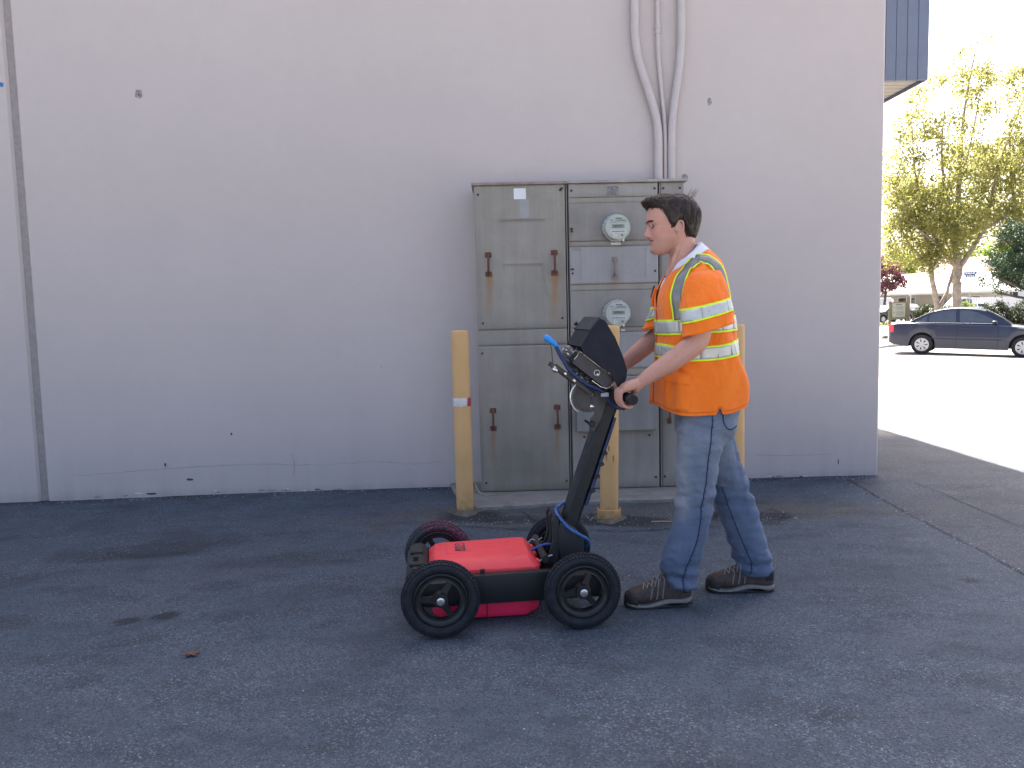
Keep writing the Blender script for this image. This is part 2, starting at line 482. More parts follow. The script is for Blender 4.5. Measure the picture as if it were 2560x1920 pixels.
# eave box of vertical boards with a boarded soffit
M_fascia = basic('fascia_paint', (.155,.185,.25), 0.6, var=0.08, scale=6, bump=0.12, bscale=90)
M_soffit = basic('soffit_paint', (.36,.32,.285), 0.75, var=0.08, scale=6)
EX, EY, EZ0, EZ1 = 1.285, 1.77, 3.50, 6.2
proto = None
for i in range(12):
    x0 = 0.004 + i*0.1068
    if proto is None:
        proto = MB().box(0, 0.1035, 0, 0.022, 0, EZ1-EZ0, 0.003).build('fascia_plank', M_fascia, building, loc=(x0, EY, EZ0))
    else:
        instance('fascia_plank', proto, building, (x0, EY, EZ0))
MB().box(0.002, EX+.002, EY+.023, EY+.045, EZ0+.004, EZ1-.01).build('fascia_backing', basic('shadow_gap', (.03,.035,.05), .9), building, smooth=0)
proto = None
for i in range(98):
    y0 = EY + 0.047 + i*0.125
    if proto is None:
        proto = MB().box(0, 0.022, 0, 0.1215, 0, EZ1-EZ0, 0.003).build('fascia_plank', M_fascia, building, loc=(EX-.018, y0, EZ0))
    else:
        instance('fascia_plank', proto, building, (EX-.018, y0, EZ0))
proto = None
for i in range(98):
    y0 = EY + 0.050 + i*0.125
    if proto is None:
        proto = MB().box(0, EX-.024, 0, 0.112, 0, 0.02, 0.003).build('soffit_board', M_soffit, building, loc=(0.003, y0, EZ0+.03))
    else:
        instance('soffit_board', proto, building, (0.003, y0, EZ0+.03))
MB().box(0.003, EX-.02, EY+.05, 14, EZ0+.056, EZ0+.075).build('soffit_backing', basic('soffit_gap', (.05,.05,.05), .9), building, smooth=0)
MB().box(0.003, EX-.02, EY+.05, 14, EZ1-.06, EZ1-.02).build('eave_roof', basic('eave_felt', (.15,.15,.15), .9), building, smooth=0)

# small marks on the wall: filled tie holes, chips, a paint mark, hairline cracks
M_patch = basic('patch_filler', (.27,.245,.24), 0.85, var=0.35, scale=60, bump=0.4)
def wall_local(wx, wz):      # world x along the wall -> local x
    return (wx - 2.87)/cos(WALL_A), wz
def disc_mark(wx, wz, rx, rz, mat, name='patched_hole', lobes=14, depth=.0035):
    x, z = wall_local(wx, wz); mb = MB(); ring = []
    for j in range(lobes):
        a = 2*pi*j/lobes; k = random.uniform(.72, 1.1)
        ring.append((x + rx*k*cos(a), z + rz*k*sin(a)))
    inner = [Vector((x+(p[0]-x)*.55, -depth-.001, z+(p[1]-z)*.55)) for p in ring]
    mb.loft([[Vector((p[0], 0.001, p[1])) for p in ring], [Vector((p[0], -depth*.6, p[1])) for p in ring], inner], False, True)
    return mb.build(name, mat, building, smooth=60)
disc_mark(-2.71, 3.017, .032, .034, M_patch); disc_mark(-2.71, 3.013, .009, .011, basic('patch_dark', (.13,.12,.125), .9), depth=.006)
disc_mark(1.535, 2.885, .017, .030, M_patch); disc_mark(1.35, 2.335, .026, .024, M_patch)
M_chip = basic('bare_concrete', (.55,.52,.49), .9, var=.2, scale=50)
M_gouge = basic('gouge', (.07,.065,.065), .95)
for wx, wz, rx, rz, m in [(-2.69,.235,.008,.016,M_gouge),(-2.69,.255,.006,.007,M_chip),(-2.51,.115,.03,.009,M_gouge),(-2.17,.46,.008,.012,M_gouge),
                          (2.55,.115,.004,.022,M_gouge),(-1.0,.95,.004,.004,M_gouge),(-1.78,1.75,.003,.003,M_gouge)]:
    disc_mark(wx, wz, rx, rz, m, 'chip', 9, .0022)
for i in range(46):
    wx = random.uniform(-3.4, 2.75)
    if -0.4 < wx < 1.45: continue
    disc_mark(wx, random.uniform(0.0, .018), random.uniform(.006,.045), random.uniform(.003,.011), random.choice([M_chip, M_gouge, M_patch]), 'chip', 8, .003)
M_blue = basic('blue_paint', (.03,.16,.42), .6)
mb = MB(); a = wall_local(-3.70, 3.10); b = wall_local(-4.0, 3.20)
mb.loft([[Vector((b[0], -.003, b[1]-.018)), Vector((b[0], -.003, b[1]+.018)), Vector((b[0], 0.002, b[1]))], [Vector((a[0], -.003, a[1]-.016)), Vector((a[0]+.01, -.003, a[1]+.012)), Vector((a[0], 0.002, a[1]))]])
mb.build('paint_mark', M_blue, building, smooth=0)
M_hair = basic('hairline', (.33,.295,.28), .95)
def wcrack(pts, w): return ribbon('hairline_crack', [wall_local(*p) for p in pts], w, M_hair, building, .005, .0022, 'wall', 9)
wcrack([(-3.4,.17),(-3.05,.185),(-2.8,.20),(-2.4,.215),(-2.0,.22),(-1.5,.20),(-1.1,.215),(-.8,.19),(-.55,.2)], .0032)
wcrack([(-1.72,.30),(-1.70,.22),(-1.71,.12)], .004)
wcrack([(1.9,.19),(2.2,.17),(2.5,.18)], .003)

# ================================================================ concrete pad under the switchgear
def concrete(name, col, var=.16):
    k = Nodes(name); mid = k.noise(16, 6, .65); fine = k.noise(150, 3, .7)
    c = k.ramp(mid, [(0.3, tuple(v*(1-var) for v in col)), (0.7, tuple(v*(1+var) for v in col))])
    c = k.mix(k.ramp(k.noise(5, 4), [(0.5, 0.0), (0.72, 0.55)]), c, (.16,.145,.125))
    k.set(color=c, rough=.9, spec=.3); k.bump(k.math('ADD', fine, mid), .5, .006)
    return k.m
M_conc = concrete('concrete', (.25,.235,.21))
pad = MB()
out = [(-.50,6.12),(-.42,5.72),(-.33,5.50),(-.27,5.345),(0.05,5.39),(.4,5.445),(.75,5.46),(1.12,5.465),(1.5,5.50),(1.56,6.16)]
P = []
for i in range(len(out)-1):
    for t in np.linspace(0, 1, 9)[:-1]:
        q = np.array(out[i])*(1-t) + np.array(out[i+1])*t
        P.append((q[0]+random.uniform(-.007,.007), q[1]+random.uniform(-.009,.009)))
P.append(out[-1])
pad.loft([[Vector((p[0], p[1], -.05)) for p in P], [Vector((p[0], p[1], .018)) for p in P], [Vector((p[0]+(.6-p[0])*.012, p[1]+(5.9-p[1])*.03, .030)) for p in P]], False, True)
pad_o = pad.build('concrete_pad', M_conc, None, smooth=0); pad_o['kind'] = 'structure'
# ================================================================ switchgear cabinet
CAB = thing('electrical_cabinet', 'tall weathered grey steel electrical cabinet with rusty handles against the wall', 'cabinet',
            (0.52, 5.775, 0.0), (0, 0, WALL_A))
CAB.scale = (1, 1, 1.008)
def steel(name, col, blot=.30, streak=.35, metal=.0, rough=.52):
    k = Nodes(name)
    big = k.noise(2.6, 6, .62); st = k.noise(1.0, 6, .7, vec=k.scaled(14, 14, .9)); fine = k.noise(90, 4, .7)
    c = k.ramp(big, [(0.25, tuple(v*(1-blot) for v in col)), (0.75, tuple(v*(1+blot*.6) for v in col))])
    c = k.mix(k.ramp(st, [(0.38, streak), (0.55, 0.0)]), c, tuple(v*.55 for v in (col[0]*1.0, col[1]*.97, col[2]*.84)))
    c = k.mix(k.ramp(st, [(0.55, 0.0), (0.75, streak*.9)]), c, tuple(min(1, v*1.35) for v in col))
    c = k.mix(k.math('MULTIPLY', k.ramp(k.voro(60), [(0.10, .75), (0.20, 0.0)]), k.ramp(k.noise(3.5, 4), [(0.42, 0.0), (0.6, 1.0)])), c, tuple(v*.4 for v in col))
    run = k.noise(30, 5, .7, vec=k.scaled(6, 6, .6))
    ru = k.math('MULTIPLY', k.attr('rust'), k.ramp(run, [(0.25, 0.35), (0.6, 1.0)]))
    c = k.mix(ru, c, k.ramp(run, [(0.35, (.20,.085,.025)), (0.65, (.36,.19,.075))]))
    gr = k.math('MULTIPLY', k.attr('grime'), k.ramp(fine, [(0.3, .6), (0.7, 1.0)]))
    c = k.mix(gr, c, tuple(v*.42 for v in (col[0]*1.02, col[1]*.98, col[2]*.85)))
    k.set(color=c, rough=k.ramp(big, [(0.3, rough-.08), (0.7, rough+.16)]), metal=metal, spec=.45)
    k.bump(k.math('ADD', k.math('MULTIPLY', fine, .35), k.noise(7, 3)), .10, .01)
    return k.m
M_door = steel('door_steel', (.305,.278,.232), .26, .20)
M_pan = steel('panel_steel', (.325,.298,.262), .28, .20)
M_pan2 = steel('pale_panel_steel', (.325,.305,.295), .16, .14)
M_dull = steel('dull_panel_steel', (.280,.255,.225), .28, .18)
M_dark = basic('gap_dark', (.02,.02,.022), .8)
M_rust = Nodes('rust'); f_ = M_rust.noise(70, 5, .7)
M_rust.set(color=M_rust.ramp(f_, [(0.3, (.085,.032,.022)), (0.7, (.19,.085,.055))]), rough=.9); M_rust.bump(f_, .6, .004); M_rust = M_rust.m
X0 = -0.52            # world x -> cabinet local: subtract 0.52
def lx(wx): return wx - 0.52

def sheet(name, x0, x1, z0, z1, mat, front, thick=.02, rusts=(), grimes=(), flange=0.008, nx=None, nz=None, emboss=()):
    """pressed sheet-steel cover: a dense front with rolled edges, stain maps and pressed relief. front = local y of its face"""
    nx = nx or max(6, int((x1-x0)/.012)); nz = nz or max(4, int((z1-z0)/.014))
    us = np.linspace(x0, x1, nx+1); ws = np.linspace(z0, z1, nz+1)
    us = np.concatenate([[x0], [x0+flange], us[(us > x0+flange*1.2) & (us < x1-flange*1.2)], [x1-flange], [x1]])
    ws = np.concatenate([[z0], [z0+flange], ws[(ws > z0+flange*1.2) & (ws < z1-flange*1.2)], [z1-flange], [z1]])
    U, Wz = np.meshgrid(us, ws); y = np.full(U.shape, front)
    edge = (U < x0+flange*.5) | (U > x1-flange*.5) | (Wz < z0+flange*.5) | (Wz > z1-flange*.5)
    y = y + edge*flange*.55
    ph = random.random()*9
    y = y + .0012*np.sin(U*7+ph)*np.sin(Wz*3.1+ph*2)
    for (ax, az, bx, bz, w, dep) in emboss:
        dx, dz = bx-ax, bz-az; L2 = dx*dx+dz*dz
        t = np.clip(((U-ax)*dx + (Wz-az)*dz)/L2, 0, 1)
        d = np.hypot(U-ax-t*dx, Wz-az-t*dz)
        y = y - dep*(1-smoothstep(w*.4, w, d))
    rust = np.zeros(U.shape); grime = np.zeros(U.shape)
    for (cx, cz, w, L, k) in rusts:            # a run of rust down from (cx,cz)
        below = np.clip((cz - Wz)/L, -.2, 1.2)
        on = (Wz < cz+.012)
        ww = w*(1 + .4*below + .25*np.sin(Wz*40+cx*90))
        rust = np.maximum(rust, on*k*np.clip(1-below, 0, 1)**1.2*np.exp(-((U-cx-.004*np.sin(Wz*13))/ww)**2))
    for (cx, cz, rx, rz, k) in grimes:
        grime = np.maximum(grime, k*np.exp(-(((U-cx)/rx)**2 + ((Wz-cz)/rz)**2)))
    m, n = U.shape
    vv = np.stack([U.ravel(), y.ravel(), Wz.ravel()], 1).tolist()
    F = [(i*n+j, i*n+j+1, (i+1)*n+j+1, (i+1)*n+j) for i in range(m-1) for j in range(n-1)]
    bnd = [j for j in range(n)] + [i*n+n-1 for i in range(1, m)] + [(m-1)*n+j for j in range(n-2, -1, -1)] + [i*n for i in range(m-2, 0, -1)]
    b0 = len(vv)
    for b in bnd: vv.append([vv[b][0], front+thick, vv[b][2]])
    nb = len(bnd)
    F += [(bnd[i], b0+i, b0+(i+1) % nb, bnd[(i+1) % nb]) for i in range(nb)]
    me = bpy.data.meshes.new(name); me.from_pydata(vv, [], F)
    ex = np.zeros(nb); set_attr(me, 'rust', np.concatenate([rust.ravel(), ex])); set_attr(me, 'grime', np.concatenate([grime.ravel(), ex]))
    me.polygons.foreach_set('use_smooth', [True]*len(me.polygons)); me.set_sharp_from_angle(angle=RAD(40))
    me.materials.append(mat)
    return link(name, me, CAB)

# carcass, side flank, lid
MB().box(lx(-.235), lx(.410), .022, .345, .035, 2.225).build('carcass', M_dull, CAB, smooth=0)
MB().box(lx(.432), lx(1.075), .022, .345, .035, 2.225).build('carcass', M_dull, CAB, smooth=0)
MB().box(lx(1.094), lx(1.262), .030, .345, .035, 2.225).build('carcass', M_dull, CAB, smooth=0)
MB().box(lx(.413), lx(.429), .045, .33, .04, 2.22).build('seam_gap', M_dark, CAB, smooth=0)
MB().box(lx(1.077), lx(1.092), .045, .33, .04, 2.22).build('seam_gap', M_dark, CAB, smooth=0)
for wx in (.418, 1.0865):
    MB().box(lx(wx)-.0012, lx(wx)+.0035, .004, .05, .04, 2.222).build('seam_strip', M_pan, CAB, smooth=0)
MB().box(lx(-.256), lx(.42), -.018, .36, 2.227, 2.246, .003).build('lid', steel('lid_steel', (.30,.235,.20), .4, .5), CAB)
MB().box(lx(.421), lx(1.288), -.018, .36, 2.229, 2.248, .003).build('lid', steel('lid_steel_pale', (.36,.33,.29), .35, .3), CAB)
MB().box(lx(-.24), lx(1.26), .035, .34, .031, .0345).build('plinth', M_dark, CAB, smooth=0)

# left bay
hz = [(-.148, 1.676), (.325, 1.678), (-.143, .565), (.325, .573)]
L0, L1 = lx(-.240), lx(.407)
sheet('door', L0, L1, 1.212, 2.226, M_door, 0.0,
      rusts=[(lx(-.149),1.60,.022,.40,1.2),(lx(.324),1.60,.026,.48,1.3),(lx(.385),2.19,.008,.06,.9),(lx(.32),1.35,.05,.2,.25)],
      grimes=[(lx(.10),1.985,.16,.010,.55),(0,1.22,.8,.03,.6),(lx(-.22),1.7,.025,.5,.35),(lx(.12),1.62,.10,.16,.20),(lx(.39),1.6,.02,.5,.35)],
      emboss=[(lx(-.05),1.985,lx(.255),1.985,.013,.009),(lx(-.03),1.68,lx(.24),1.68,.013,.009),(lx(-.03),1.68,lx(-.06),1.45,.012,.009),(lx(.24),1.68,lx(.275),1.45,.012,.009)])
sheet('flange_strip', L0, L1, 1.097, 1.209, M_door, 0.004, rusts=[(lx(.324),1.205,.03,.1,.3)], grimes=[(0,1.10,.8,.02,.6)])
sheet('access_panel', L0-.003, L1, .034, 1.094, M_door, -0.002,
      rusts=[(lx(-.144),.49,.015,.40,1.1),(lx(.324),.49,.015,.40,1.1),(lx(.1),.2,.2,.16,.15)],
      grimes=[(0,.04,.9,.06,.85),(0,.115,.5,.006,.35),(lx(-.23),.3,.02,.4,.6),(lx(.05),.25,.35,.30,.42),(lx(.1),.85,.2,.12,.22)],
      emboss=[(lx(-.1),.115,lx(.36),.112,.006,.0015)])

# middle bay
m0, m1 = lx(.436), lx(1.073)
sheet('top_panel', m0, m1, 2.133, 2.226, M_pan, .002, grimes=[(0,2.14,.9,.02,.3)])
sheet('flange_strip', m0, m1, 2.094, 2.131, M_door, .007)
sheet('meter_panel', m0, m1, 1.826, 2.092, M_dull, .000, rusts=[(lx(.452),1.89,.008,.09,1.3)], grimes=[(lx(.77),1.84,.2,.03,.4),(lx(.48),2.0,.05,.1,.3)])
sheet('flange_strip', m0, m1, 1.786, 1.824, M_door, .007, rusts=[(lx(.455),1.82,.02,.05,.6)], grimes=[(0,1.79,.8,.01,.5)])
sheet('breaker_panel', m0, m1, 1.523, 1.784, M_pan2, -.004, rusts=[(lx(.757),1.565,.02,.10,.8)],
      grimes=[(lx(.757),1.58,.03,.05,.5)], emboss=[(lx(.52),1.76,lx(.52),1.56,.010,.008),(lx(.985),1.77,lx(.985),1.56,.010,.008)])
sheet('flange_strip', m0, m1, 1.476, 1.521, M_door, .007, rusts=[(lx(.757),1.52,.03,.1,.5)])
sheet('meter_panel', m0, m1, 1.211, 1.474, M_dull, .000, grimes=[(lx(.8),1.24,.3,.02,.3)])
sheet('flange_strip', m0, m1, 1.176, 1.209, M_door, .007)
sheet('breaker_panel', m0, m1, .915, 1.174, M_pan2, -.002, grimes=[(lx(.5),1.0,.06,.1,.3)])
sheet('flange_strip', m0, m1, .857, .913, M_door, .007, grimes=[(0,.86,.8,.015,.6)])
sheet('lower_panel', m0, m1, .034, .855, M_pan, .004, rusts=[(lx(.75),.45,.1,.3,.12)], grimes=[(0,.04,.9,.05,.7),(lx(.8),.3,.04,.2,.3),(lx(.92),.32,.03,.22,.35)])
box = MB().box(lx(.462), lx(1.044), -.055, .002, .463, .84, .006).build('pull_box_cover', steel('pull_box_steel', (.255,.25,.235), .3, .35), CAB)
# right bay, narrow
sheet('side_cover', lx(1.096), lx(1.262), .034, 2.226, M_dull, .012, grimes=[(lx(1.1),.6,.04,.9,.6),(lx(1.18),.05,.2,.08,.5)])

def bolt(wx, z, y=-.003, r=.008, m=None):
    mb = MB(); mb.lathe([(r*1.0,.0),(r,.004),(r*.7,.007),(0,.008)], 10, Matrix.Translation((lx(wx), y+.001, z)) @ Matrix.Rotation(RAD(90), 4, 'X'))
    return mb.build('screw', m or M_bolt, CAB, smooth=50)
M_bolt = basic('screw_black', (.03,.028,.026), .6)
for wx, z in [(-.21,2.165),(.375,2.185),(-.20,1.26),(.375,1.285),(-.21,1.045),(.385,.10),(-.205,.10),(.455,2.18),(1.05,2.185),(1.05,1.605),(.455,1.895),
              (.455,1.60),(1.03,.935),(.475,.66),(.475,1.25),(1.05,1.30),(1.045,.11),(.52,.42),(1.0,.42)]:
    bolt(wx, z)
for wx, z in [(1.115,2.185),(1.235,2.185),(1.115,.11),(1.235,.11),(1.115,1.2)]: bolt(wx, z, .009)
# T-shaped key latches at the panel edges
for wx, z in [(.384,2.195),(.450,1.912),(.452,1.628)]:
    mb = MB(); mb.cyl((lx(wx), .002, z), (lx(wx), -.016, z), .008, n=10); mb.box(lx(wx)-.012, lx(wx)+.012, -.022, -.014, z-.004, z+.006, .001)
    mb.build('latch', M_bolt, CAB)
def pull_handle(wx, z0, z1, mat, half=.023):
    x = lx(wx); mb = MB()
    for zc in (z0, z1):
        mb.box(x-half, x+half, -.010, .002, zc-.018, zc+.018, .003)
    path = [(x, -.006, z0), (x, -.028, z0+.012), (x, -.036, z0+.035), (x, -.036, z1-.035), (x, -.028, z1-.012), (x, -.006, z1)]
    mb.tube(path, .0085, 10)
    return mb.build('handle', mat, CAB, smooth=40)
pull_handle(-.149, 1.608, 1.744, M_rust); pull_handle(.325, 1.606, 1.750, M_rust)
pull_handle(-.143, .500, .630, M_rust); pull_handle(.325, .500, .644, M_rust)
pull_handle(.758, 1.572, 1.694, steel('worn_handle', (.30,.26,.21), .4, .5), .018)
h = MB(); h.box(lx(1.15)-.014, lx(1.15)+.014, -.004, .013, .50, .54, .002); h.box(lx(1.15)-.014, lx(1.15)+.014, -.004, .013, .61, .65, .002); h.box(lx(1.15)-.007, lx(1.15)+.007, -.024, -.012, .51, .64, .003)
h.build('handle', M_rust, CAB)
# labels
MB().box(lx(.044), lx(.130), -.0025, .001, 2.128, 2.203).build('sticker', basic('sticker_white', (.72,.71,.72), .7, var=.03), CAB, smooth=0)
MB().box(lx(.086), lx(.150), -.0012, .001, 2.00, 2.126).build('sticker_residue', basic('residue', (.31,.31,.30), .7, var=.06), CAB, smooth=0)
k = Nodes('faded_print'); k.set(color=k.ramp(k.noise(60, 6, .8), [(0.45,(.13,.125,.12)),(0.56,(.26,.25,.24))]), rough=.8)
MB().box(lx(.712), lx(.79), -.0012, .004, 2.142, 2.205).build('faded_label', k.m, CAB, smooth=0)
MB().box(lx(.735), lx(.805), .0042, .009, 1.796, 1.811).build('meter_tag', basic('tag_white', (.66,.66,.62), .6, var=.05), CAB, smooth=0)
MB().box(lx(.455), lx(.515), -.0055, -.0045, 1.757, 1.779).build('tape_scrap', basic('tape', (.24,.24,.25), .5), CAB, smooth=0)
MB().box(lx(.80), lx(.83), .0042, .009, 1.181, 1.193).build('meter_tag', basic('tag_white2', (.66,.64,.60), .6, var=.05), CAB, smooth=0)

# ================================================================ meters
M_glass = Nodes('meter_glass'); M_glass.set(color=(1,1,1), rough=.03, trans=1.0, ior=1.25, spec=.5); M_glass = M_glass.m
M_ring = basic('meter_ring', (.55,.55,.53), .28, 1.0, var=.08, scale=40)
M_mbase = basic('meter_base', (.30,.30,.30), .5)
M_face = basic('meter_face', (.62,.65,.55), .55, var=.04, scale=30)
M_lcd = basic('meter_lcd', (.30,.32,.27), .3, var=.05)
M_ink = basic('ink', (.05,.05,.05), .6)
def meter(wx, wz, label):
    t = thing('electric_meter', label, 'electric meter', (wx, 5.775 + (wx-.52)*math.tan(WALL_A) - .001, wz), (0, 0, WALL_A), 'round electric meters on the cabinet')
    RX = Matrix.Rotation(RAD(90), 4, 'X')           # local z -> -y (out of the cabinet)
    MB().lathe([(.102,0),(.102,.022),(.096,.030),(.090,.030),(.090,.010)], 40, RX).build('sealing_ring', M_ring, t)
    mb = MB(); mb.lathe([(.093,0),(.093,.034),(.086,.038),(.0,.038)], 40, RX); mb.build('meter_body', M_mbase, t)
    MB().lathe([(.084,.042),(.084,.085),(0,.086)], 40, RX).build('dial_plate', M_face, t)
    g = MB(); g.lathe([(.0905,.034),(.0895,.075),(.0885,.092),(.083,.102),(.07,.107),(0,.110)], 40, RX); g.build('glass_cover', M_glass, t, smooth=60)
    f = -.0868
    d = MB().box(-.042, .046, f-.0006, f+.001, -.008, .018).build('display', M_lcd, t, smooth=0)
    for txt, sz, px, pz in (('888888', .020, .002, .005),):
        me = text_mesh(txt, sz, 'digits'); me.materials.append(M_ink); link('digits', me, d, (px, f-.0012, pz), (RAD(90), 0, 0))
    me = text_mesh('CL200  240V  3W  TYPE C1SR', .0085, 'print'); me.materials.append(M_ink); link('print', me, t, (.002, f-.0004, .030), (RAD(90), 0, 0))
    me = text_mesh('Wh', .015, 'print'); me.materials.append(M_ink); link('print', me, t, (-.044, f-.0004, .046), (RAD(90), 0, 0))
    mb = MB(); mb.box(-.052, .058, f-.0009, f+.001, -.042, -.022); mb.build('barcode_label', basic('label_white', (.8,.8,.76), .5, var=.02), t, smooth=0)
    mb = MB()
    x = -.045
    while x < .05:
        w = random.choice((.0012,.002,.003)); mb.box(x, x+w, f-.0014, f-.0009, -.036, -.027); x += w + random.choice((.0015,.002,.003))
    mb.build('bars', M_ink, t, smooth=0)
    mb = MB(); mb.box(-.02, .06, f-.0006, f+.001, .040, .0425); mb.box(-.005, .05, f-.0006, f+.001, .046, .0485); mb.box(-.015, .03, f-.0006, f+.001, .056, .062); mb.build('print', M_ink, t, smooth=0)
    w = MB()
    for a in (90, 210, 330):
        M = Matrix.Translation((-.022, f-.002, -.058)) @ Matrix.Rotation(RAD(a), 4, 'Y')
        w.prism([(-.003,0),(.003,0),(.008,.017),(-.008,.017)], -.001, .001, 'y', M)
    w.build('warning_mark', basic('mark_white', (.85,.85,.8), .4, var=.02), t, smooth=0)
    MB().lathe([(.009,0),(.009,.003),(0,.004)], 14, Matrix.Translation((.030, f, -.058)) @ RX).build('optical_port', M_mbase, t)
    c = MB().box(.040, .056, -.036, -.006, -.098, -.074, .003, Matrix.Identity(4)).build('ring_clasp', M_ring, t)
    return t
meter(.770, 1.927, 'upper round glass electric meter, in full view between the cabinet door and the man')
meter(.766, 1.320, 'lower round glass electric meter, partly hidden behind the black hood and yellow post')

# ================================================================ conduits on the wall
M_cond = basic('conduit_paint', (.51,.452,.425), .55, var=.05, scale=9, bump=.06)
def conduit(pts, r, label, coupling=None):
    t = thing('conduit_pipe', label, 'conduit pipe', (pts[-1][0], 6.07, 2.25), group='painted conduits above the cabinet')
    loc = Vector((pts[-1][0], 6.07, 2.25))
    dense = []
    P = [Vector((x, 0, z)) for x, z in pts]
    dense.append(P[0])
    for i in range(1, len(P)-1):                      # swept bends
        a = (P[i-1]-P[i]).normalized(); b = (P[i+1]-P[i]).normalized(); rr = .16
        for k_ in range(9):
            u = k_/8; q = P[i] + a*rr*(1-u)**2 + b*rr*u*u
            dense.append(q)
    dense.append(P[-1])
    yw = lambda x: 6.18 + (x-2.87)*math.tan(WALL_A)
    path = [Vector((q.x, yw(q.x) - r - .006, q.z)) - loc for q in dense]
    MB().tube(path, r, 22).build('pipe', M_cond, t, smooth=50)
    x, z = pts[-1]
    MB().lathe([(r+.002,-.0),(r+.009,.003),(r+.010,.020),(r+.001,.026)], 22, Matrix.Translation((0, yw(x)-r-.006-loc.y, z-2.25))).build('connector', M_cond, t)
    if coupling:
        MB().lathe([(r+.001,-.034),(r+.005,-.032),(r+.005,-.012),(r+.002,-.010),(r+.002,.004),(r+.005,.006),(r+.005,.030),(r+.001,.032)], 22,
                   Matrix.Translation((coupling[0]-loc.x, yw(coupling[0])-r-.006-loc.y, coupling[1]-loc.z))).build('coupling', M_cond, t)
        return t
    return t
conduit([(.975,5.9),(.971,3.262),(1.143,2.735),(1.140,2.249)], .0305, 'left thick painted conduit pipe bending down to the cabinet top')
conduit([(1.146,5.9),(1.143,3.245),(1.196,2.69),(1.194,2.249)], .0160, 'thin middle conduit pipe with a coupling, between the two thick pipes', (1.144,3.412))
conduit([(1.322,5.9),(1.318,3.245),(1.241,2.735),(1.239,2.249)], .0285, 'right thick painted conduit pipe bending down to the cabinet top')

# ================================================================ bollards
def yellow():
    k = Nodes('bollard_yellow'); big = k.noise(4, 5); fine = k.noise(60, 4, .7)
    c = k.ramp(big, [(0.3, (.60,.365,.150)), (0.7, (.68,.415,.180))])
    c = k.mix(k.ramp(fine, [(0.62, 0.0), (0.75, .5)]), c, (.42,.27,.12))
    geo = k.n('ShaderNodeSeparateXYZ'); k.l(k.co, geo.inputs[0])
    low = k.ramp(geo.outputs[2], [(0.0, .85), (.07, .35), (.18, 0.0)])
    c = k.mix(k.math('MULTIPLY', low, k.ramp(k.noise(25, 5), [(0.35, .2), (0.65, 1.0)])), c, (.14,.085,.035))
    k.set(color=c, rough=.62, spec=.35); k.bump(k.math('ADD', big, k.math('MULTIPLY', fine, .25)), .12, .012)
    return k.m
M_yel = yellow()
M_yel2 = basic('bollard_chip', (.25,.16,.07), .8, var=.4, scale=60)
def bollard(x, y, h, label, lean=(0,0), band=False, collar=False, cap=0.0):
    t = thing('bollard', label, 'bollard', (x, y, 0), (lean[0], lean[1], 0), 'yellow steel bollards in front of the cabinet')
    r = .0585; mb = MB()
    prof = [(r,-.15)] + [(r + .0006*sin(i*1.7), z) for i, z in enumerate(np.linspace(.01, h-.03, 26))] + [(r, h-.012), (r-.003, h-.004), (r-.010, h)]
    if cap: prof = [(rr if z < cap else rr+.0045, z) for rr, z in prof]
    prof += [(r-.03, h+.003), (0, h+.004)]
    mb.lathe(prof, 36); mb.build('post', M_yel, t, smooth=40)
    if band:
        red = basic('reflective_red', (.42,.012,.03), .35, var=.05); wh = basic('reflective_white', (.62,.60,.58), .4, var=.12, scale=60)
        b = MB(); b.lathe([(r+.0015,.728),(r+.0022,.730),(r+.0022,.782),(r+.0015,.784)], 24, a0=RAD(135), a1=RAD(315)); b.build('reflective_band', wh, t)
        b = MB(); b.lathe([(r+.0027,.728),(r+.0032,.730),(r+.0032,.782),(r+.0027,.784)], 10, a0=RAD(310), a1=RAD(375)); b.build('reflective_band', red, t)
    if collar:
        MB().lathe([(r+.013,-.02),(r+.018,.0),(r+.018,.072),(r+.011,.074),(r+.010,.03),(r+.0002,.028)], 36).build('base_collar', M_yel, t)
        MB().box(-.004, .004, r+.012, r+.034, .0, .085, .002).build('collar_lug', M_rust, t)
        for a, z in ((-2.0,.42),(-1.25,.405),(-1.75,.47)):
            q = MB(); ring = []
            for j in range(9):
                aa = 2*pi*j/9; da = .09*cos(aa)*random.uniform(.5,1.1); dz = .028*sin(aa)*random.uniform(.6,1.2)
                ring.append(Vector(((r+.0016)*cos(a+da), (r+.0016)*sin(a+da), z+dz)))
            q.add(ring, [tuple(range(9))]); q.build('paint_chip', M_yel2, t, smooth=0, fixn=False)
    # lump of grout at the foot
    ft = MB(); rings = []
    for rr, zz in ((r+.055,-.004),(r+.035,.010),(r+.012,.022),(r-.004,.03)):
        rings.append([Vector(((rr*(1+.16*sin(3*a+x)+.08*sin(7*a)))*cos(a), (rr*(1+.16*sin(3*a+x)+.08*sin(7*a)))*sin(a), zz)) for a in np.linspace(0, 2*pi, 28, endpoint=False)])
    ft.loft(rings, False, False); ft.build('grout', concrete('grout', (.115,.10,.075), .3), t)
    return t
bollard(-.337, 5.315, 1.232, 'leftmost yellow bollard with a white and red reflective band', (0, RAD(-.2)), band=True)
bollard(.607, 5.045, 1.247, 'middle yellow bollard with a loose base collar, behind the black cart mast', (0, RAD(.9)), collar=True, cap=1.148)
bollard(1.420, 5.045, 1.236, 'yellow bollard half hidden behind the man in the orange vest')
